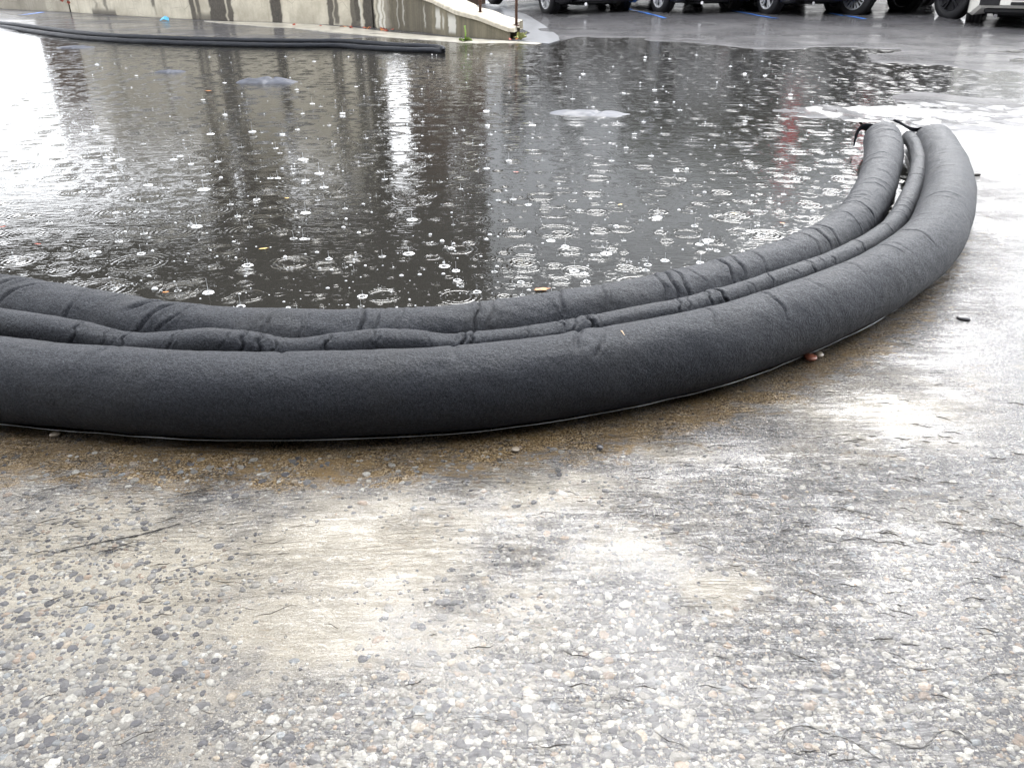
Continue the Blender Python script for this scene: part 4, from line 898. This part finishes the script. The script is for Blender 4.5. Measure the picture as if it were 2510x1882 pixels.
while len(cand) < 24000:
    u = RNG.uniform(-350, 2560, 4000); v = 960 + 760 * RNG.uniform(0, 1, 4000) ** .8
    for uu, vv in zip(u, v):
        p = gnd(uu, vv, 0)
        dd = np.min(np.hypot(FC[::8, 0] - p[0], FC[::8, 1] - p[1]))
        if dd < .12: continue
        slt = max(1.0 * math.exp(-(((uu - 760) / 430) ** 2 + ((vv - 1190) / 150) ** 2)), .95 * math.exp(-(((uu - 680) / 400) ** 2 + ((vv - 1350) / 140) ** 2)), .9 * math.exp(-(((uu - 1560) / 120) ** 2 + ((vv - 1270) / 75) ** 2)))
        if RNG.uniform() < slt * 1.08: continue
        nz = float(fbm(np.array([p[0] * 3.1]), np.array([p[1] * 3.1]), 31)[0])
        if RNG.uniform() > sstep(.22, .55, nz) * .85 + .15: continue
        sz = .0020 + .0023 * RNG.exponential() ; sz = min(sz, .0115)
        cand.append((p[0], p[1], sz))
        if len(cand) >= 24000: break
grit = []
while len(grit) < 2600:
    i_ = RNG.integers(150, 530); off = .075 + .17 * RNG.uniform() ** 1.4; t_ = FC[i_ + 1] - FC[i_]; t_ /= np.linalg.norm(t_)
    x_, y_ = FC[i_, 0] + t_[1] * off + RNG.normal(0, .01), FC[i_, 1] - t_[0] * off + RNG.normal(0, .01)
    if float(fbm(np.array([x_ * 6]), np.array([y_ * 9]), 77)[0]) + .35 * (1 - (off - .075) / .17) < .55: continue
    grit.append((x_, y_, min(.009, .0011 + .0013 * RNG.exponential())))
cand.sort(key=lambda q: -q[2] / (0.6 + math.hypot(q[0], q[1])))
pm = []
for V_, F_ in SHAPES:
    me = bpy.data.meshes.new('pebble'); me.from_pydata([tuple(q) for q in V_], [], F_); me.materials.append(M['peb1']); me.shade_smooth(); pm.append(me)
for (x, y, sz) in cand[:300]:
    o = bpy.data.objects.new('pebble', pm[RNG.integers(10)]); C.objects.link(o); o.parent = ground; o.location = (x, y, 0.0004)
    el = RNG.uniform(.62, 1.0); o.scale = (sz, sz * el, min(.0035, sz * .35)); o.rotation_euler = (0, 0, RNG.uniform(0, 6.28))
    c_ = PCOL[RNG.choice(len(PCOL), p=PW)] * RNG.uniform(.85, 1.15); o.color = (*[float(min(1, q)) for q in c_], 1)
AV = []; AF = []; AC = []; nb = 0
for kk, (x, y, sz) in enumerate(cand[300:] + grit):
    V_, F_ = SHAPES[RNG.integers(10)]; a_ = RNG.uniform(0, 6.28); el = RNG.uniform(.6, 1.0); ca, sa = math.cos(a_), math.sin(a_)
    q = V_ * (sz, sz * el, min(.003, sz * .35)); q = np.stack([x + q[:, 0] * ca - q[:, 1] * sa, y + q[:, 0] * sa + q[:, 1] * ca, q[:, 2] + .0004], 1)
    AV.append(q); AF += [tuple(nb + i for i in f_) for f_ in F_]; nb += len(V_); AC.append(np.repeat((PCOL[RNG.choice(len(PCOL), p=PW)] * RNG.uniform(.85, 1.15) * ((1, 1, 1) if kk < len(cand) - 300 else (1.0, .82, .58)))[None], len(V_), 0))
AV = np.vstack(AV); me = bpy.data.meshes.new('aggregate'); me.from_pydata(AV.tolist(), [], AF); me.materials.append(M['pebs']); me.shade_smooth()
ag = bpy.data.objects.new('aggregate', me); C.objects.link(ag); ag.parent = ground; ag['kind'] = 'stuff'; add_attr(ag, 'tint', np.clip(np.vstack(AC), 0, 1))

# ------------------------------------------------------------------ dark strands added to draw the ripples' dark reflections in the runoff
mb = MB()
def strand(u, v, ln, ang, th, z=.0065):
    p = gnd(u, v, z); n = 6; pts = []; rad = []; cv_ = RNG.uniform(-.5, .5)
    for i in range(n):
        tt = i / (n - 1) - .5; a_ = ang + cv_ * tt
        pts.append((p[0] + math.cos(a_) * ln * tt, p[1] + math.sin(a_) * ln * tt + .05 * ln * math.sin(tt * 9 + u), z)); rad.append(th * (1 - (2 * tt) ** 2 * .8) * RNG.uniform(.5, 1.2))
    mb.tube(pts, rad, 4)
for k in range(300):
    r_ = RNG.uniform()
    if r_ < .6: u, v = RNG.normal(1950, 230), RNG.normal(1090, 190)
    elif r_ < .85: u, v = RNG.normal(200, 260), RNG.normal(1120, 100)
    else: u, v = RNG.uniform(0, 2212), RNG.uniform(980, 1640)
    p = gnd(u, v, 0); dd = np.min(np.hypot(FC[::8, 0] - p[0], FC[::8, 1] - p[1]))
    if dd < .14 or v < 700: continue
    strand(u, v, RNG.uniform(.012, .055) * (1.6 if u < 700 else 1.0), RNG.normal(-.12 if u > 900 else .25, .22), RNG.uniform(.0006, .0014))
o = mb.build('ripple_strands', M['dark_streak'], None, True); tag(o, 'fine dark strands drawn as ripple shading in the runoff in front of the barrier', 'ripple shading', kind='stuff')
for k, (pix, th, lb) in enumerate((([(1690, 1600), (1700, 1575), (1740, 1567), (1790, 1585), (1840, 1600), (1900, 1640)], .0024, 'dark curved strand of ripple shading in the lower right corner, left of the pair'), ([(1860, 1575), (1920, 1600), (1990, 1615), (2030, 1580), (2070, 1580), (2100, 1605)], .0024, 'dark bent strand of ripple shading in the lower right corner, right of the pair'),  # larger dark strands, ripple shading put into solid shapes
                                   ([(1240, 1405), (1340, 1410), (1450, 1405), (1540, 1415), (1600, 1430)], .0013, 'thin long strand of ripple shading low in the middle right'), ([(1640, 1400), (1690, 1405), (1760, 1430)], .0016, 'short dark strand of ripple shading above the lower right pair'), ([(2110, 1475), (2150, 1455), (2212, 1460)], .0016, 'dark strand of ripple shading at the right edge of the photo'),
                                   ([(75, 1520), (95, 1505), (125, 1497)], .0012, 'short black strand of ripple shading at the lower left'), ([(130, 1190), (210, 1172), (300, 1155), (390, 1130)], .0022, 'long dark strand of ripple shading in the runoff on the left'), ([(960, 1557), (1020, 1548), (1080, 1556)], .0012, 'thin strand of ripple shading at the bottom centre'))):
    P3 = [tuple(gnd(u, v, .002)) for u, v in pix]; D3, _q = catmull(np.array(P3), 24)
    o = MB().tube([tuple(q) for q in D3], [th * .75 * (.25 + abs(math.sin(i * 1.9 + k)) * RNG.uniform(.3, 1.3)) for i in range(24)], 6).build('dark_streak', M['dark_streak'], None, True); tag(o, lb, 'dark_streak', 'ripple shading in the runoff')

# ------------------------------------------------------------------ rain: splashes, bubbles
def splash_mesh(seed):
    rg_ = random.Random(seed); b = MB(); h = rg_.uniform(1.2, 2.6)
    b.tube([(0, 0, 0), (.02, 0, h * .3), (0, .02, h * .75), (.01, 0, h)], [.10, .035, .025, .05], 7)
    n = 18; V_ = []
    for (r_, z) in ((.30, .05), (.6, .05), (.88, .12), (1.0, .03)):
        for k in range(n): a_ = 2 * math.pi * k / n; q = r_ * (1 + .12 * math.sin(k * 2.3 + seed)); V_.append((q * math.cos(a_), q * math.sin(a_), z * rg_.uniform(.6, 1.5)))
    b.add(V_, [(i * n + k, i * n + (k + 1) % n, (i + 1) * n + (k + 1) % n, (i + 1) * n + k) for i in range(3) for k in range(n)])
    for k in range(4): 
        x, y, z = rg_.uniform(-1.4, 1.4), rg_.uniform(-1.4, 1.4), rg_.uniform(.1, .9); b.tube([(x, y, z - .06), (x, y, z), (x, y, z + .06)], [.02, .06, .02], 5)
    return b
SPM = [splash_mesh(k) for k in range(8)]; SPD = [q.data('raindrop_splash', M['splash'], True) for q in SPM]
big = [(450, 632), (783, 640), (520, 662), (883, 548), (1190, 520), (1620, 500), (425, 490), (440, 410), (600, 385), (455, 290), (230, 340), (205, 275), (610, 290), (690, 375), (260, 345), (1610, 262), (1050, 240), (320, 400), (305, 548), (535, 573), (960, 575), (985, 585), (1310, 548), (890, 475), (660, 460), (1530, 520), (470, 350), (655, 345), (700, 405), (1150, 270), (740, 245), (1260, 160), (180, 290), (375, 345), (545, 285), (150, 455), (250, 460), (1420, 470), (1240, 585), (660, 390)]
for k, (u, v) in enumerate(big):
    p = gnd(u, v, WATER); sz = RNG.uniform(.014, .024) * (1.0 if p[1] < 4 else 1.25)
    o = bpy.data.objects.new('raindrop_splash', SPD[k % 8]); C.objects.link(o); o.location = (p[0], p[1], WATER - .001); o.scale = (sz, sz, sz * RNG.uniform(.7, 1.2)); o.rotation_euler = (0, 0, RNG.uniform(0, 6))
    tag(o, 'white raindrop splash with a small jet standing on the pond', 'splash', 'larger raindrop splashes on the pond')
def in_pond(p): 
    dd = np.hypot(FC[::6, 0] - p[0], FC[::6, 1] - p[1]); i = int(np.argmin(dd)) * 6; j = min(i + 1, len(FC) - 1); i = j - 1
    e_ = FC[j] - FC[i]; return e_[0] * (p[1] - FC[i][1]) - e_[1] * (p[0] - FC[i][0]) > 0 and dd.min() > .46
mb = MB(); cnt = 0
while cnt < 380:
    u, v = RNG.uniform(0, 2000), 110 + 560 * RNG.uniform() ** 1.25
    p = gnd(u, v, WATER)
    if not in_pond(p) or p[1] > 11: continue
    q = SPM[RNG.integers(8)]; sz = RNG.uniform(.006, .014) * (1 + p[1] * .06); zs = RNG.uniform(.3, 1.2)
    mb.add([(p[0] + x * sz, p[1] + y * sz, WATER - .001 + z * sz * zs) for x, y, z in q.v], q.f); cnt += 1
o = mb.build('rain_speckle', M['splash'], None, True); tag(o, 'countless small rain splashes speckling the pond', 'splashes', kind='stuff')
mb = MB(); cnt = 0
while cnt < 800:
    u, v = RNG.uniform(0, 2000), 110 + 560 * RNG.uniform() ** (.55 if cnt % 2 else 1.3)
    p = gnd(u, v, WATER)
    if not in_pond(p) or p[1] > 11: continue
    sz = (.0012 + .0017 * RNG.exponential()) * (1 + p[1] * .03); sz = min(sz, .009); n = 7; st = RNG.uniform(.8, 1.6); V_ = []
    for (k_, z) in ((1, -.1), (.8, .45), (.35, .7)):
        for k in range(n): a_ = 2 * math.pi * k / n; V_.append((p[0] + sz * st * k_ * math.cos(a_), p[1] + sz * k_ * math.sin(a_), WATER + z * sz))
    V_.append((p[0], p[1], WATER + .75 * sz))
    mb.add(V_, [(r_ * n + k, r_ * n + (k + 1) % n, (r_ + 1) * n + (k + 1) % n, (r_ + 1) * n + k) for r_ in range(2) for k in range(n)] + [(14 + k, 14 + (k + 1) % n, 21) for k in range(n)]); cnt += 1
o = mb.build('foam_bubbles', M['splash'], None, True); tag(o, 'scattered white foam bubbles drifting on the pond', 'foam', kind='stuff')
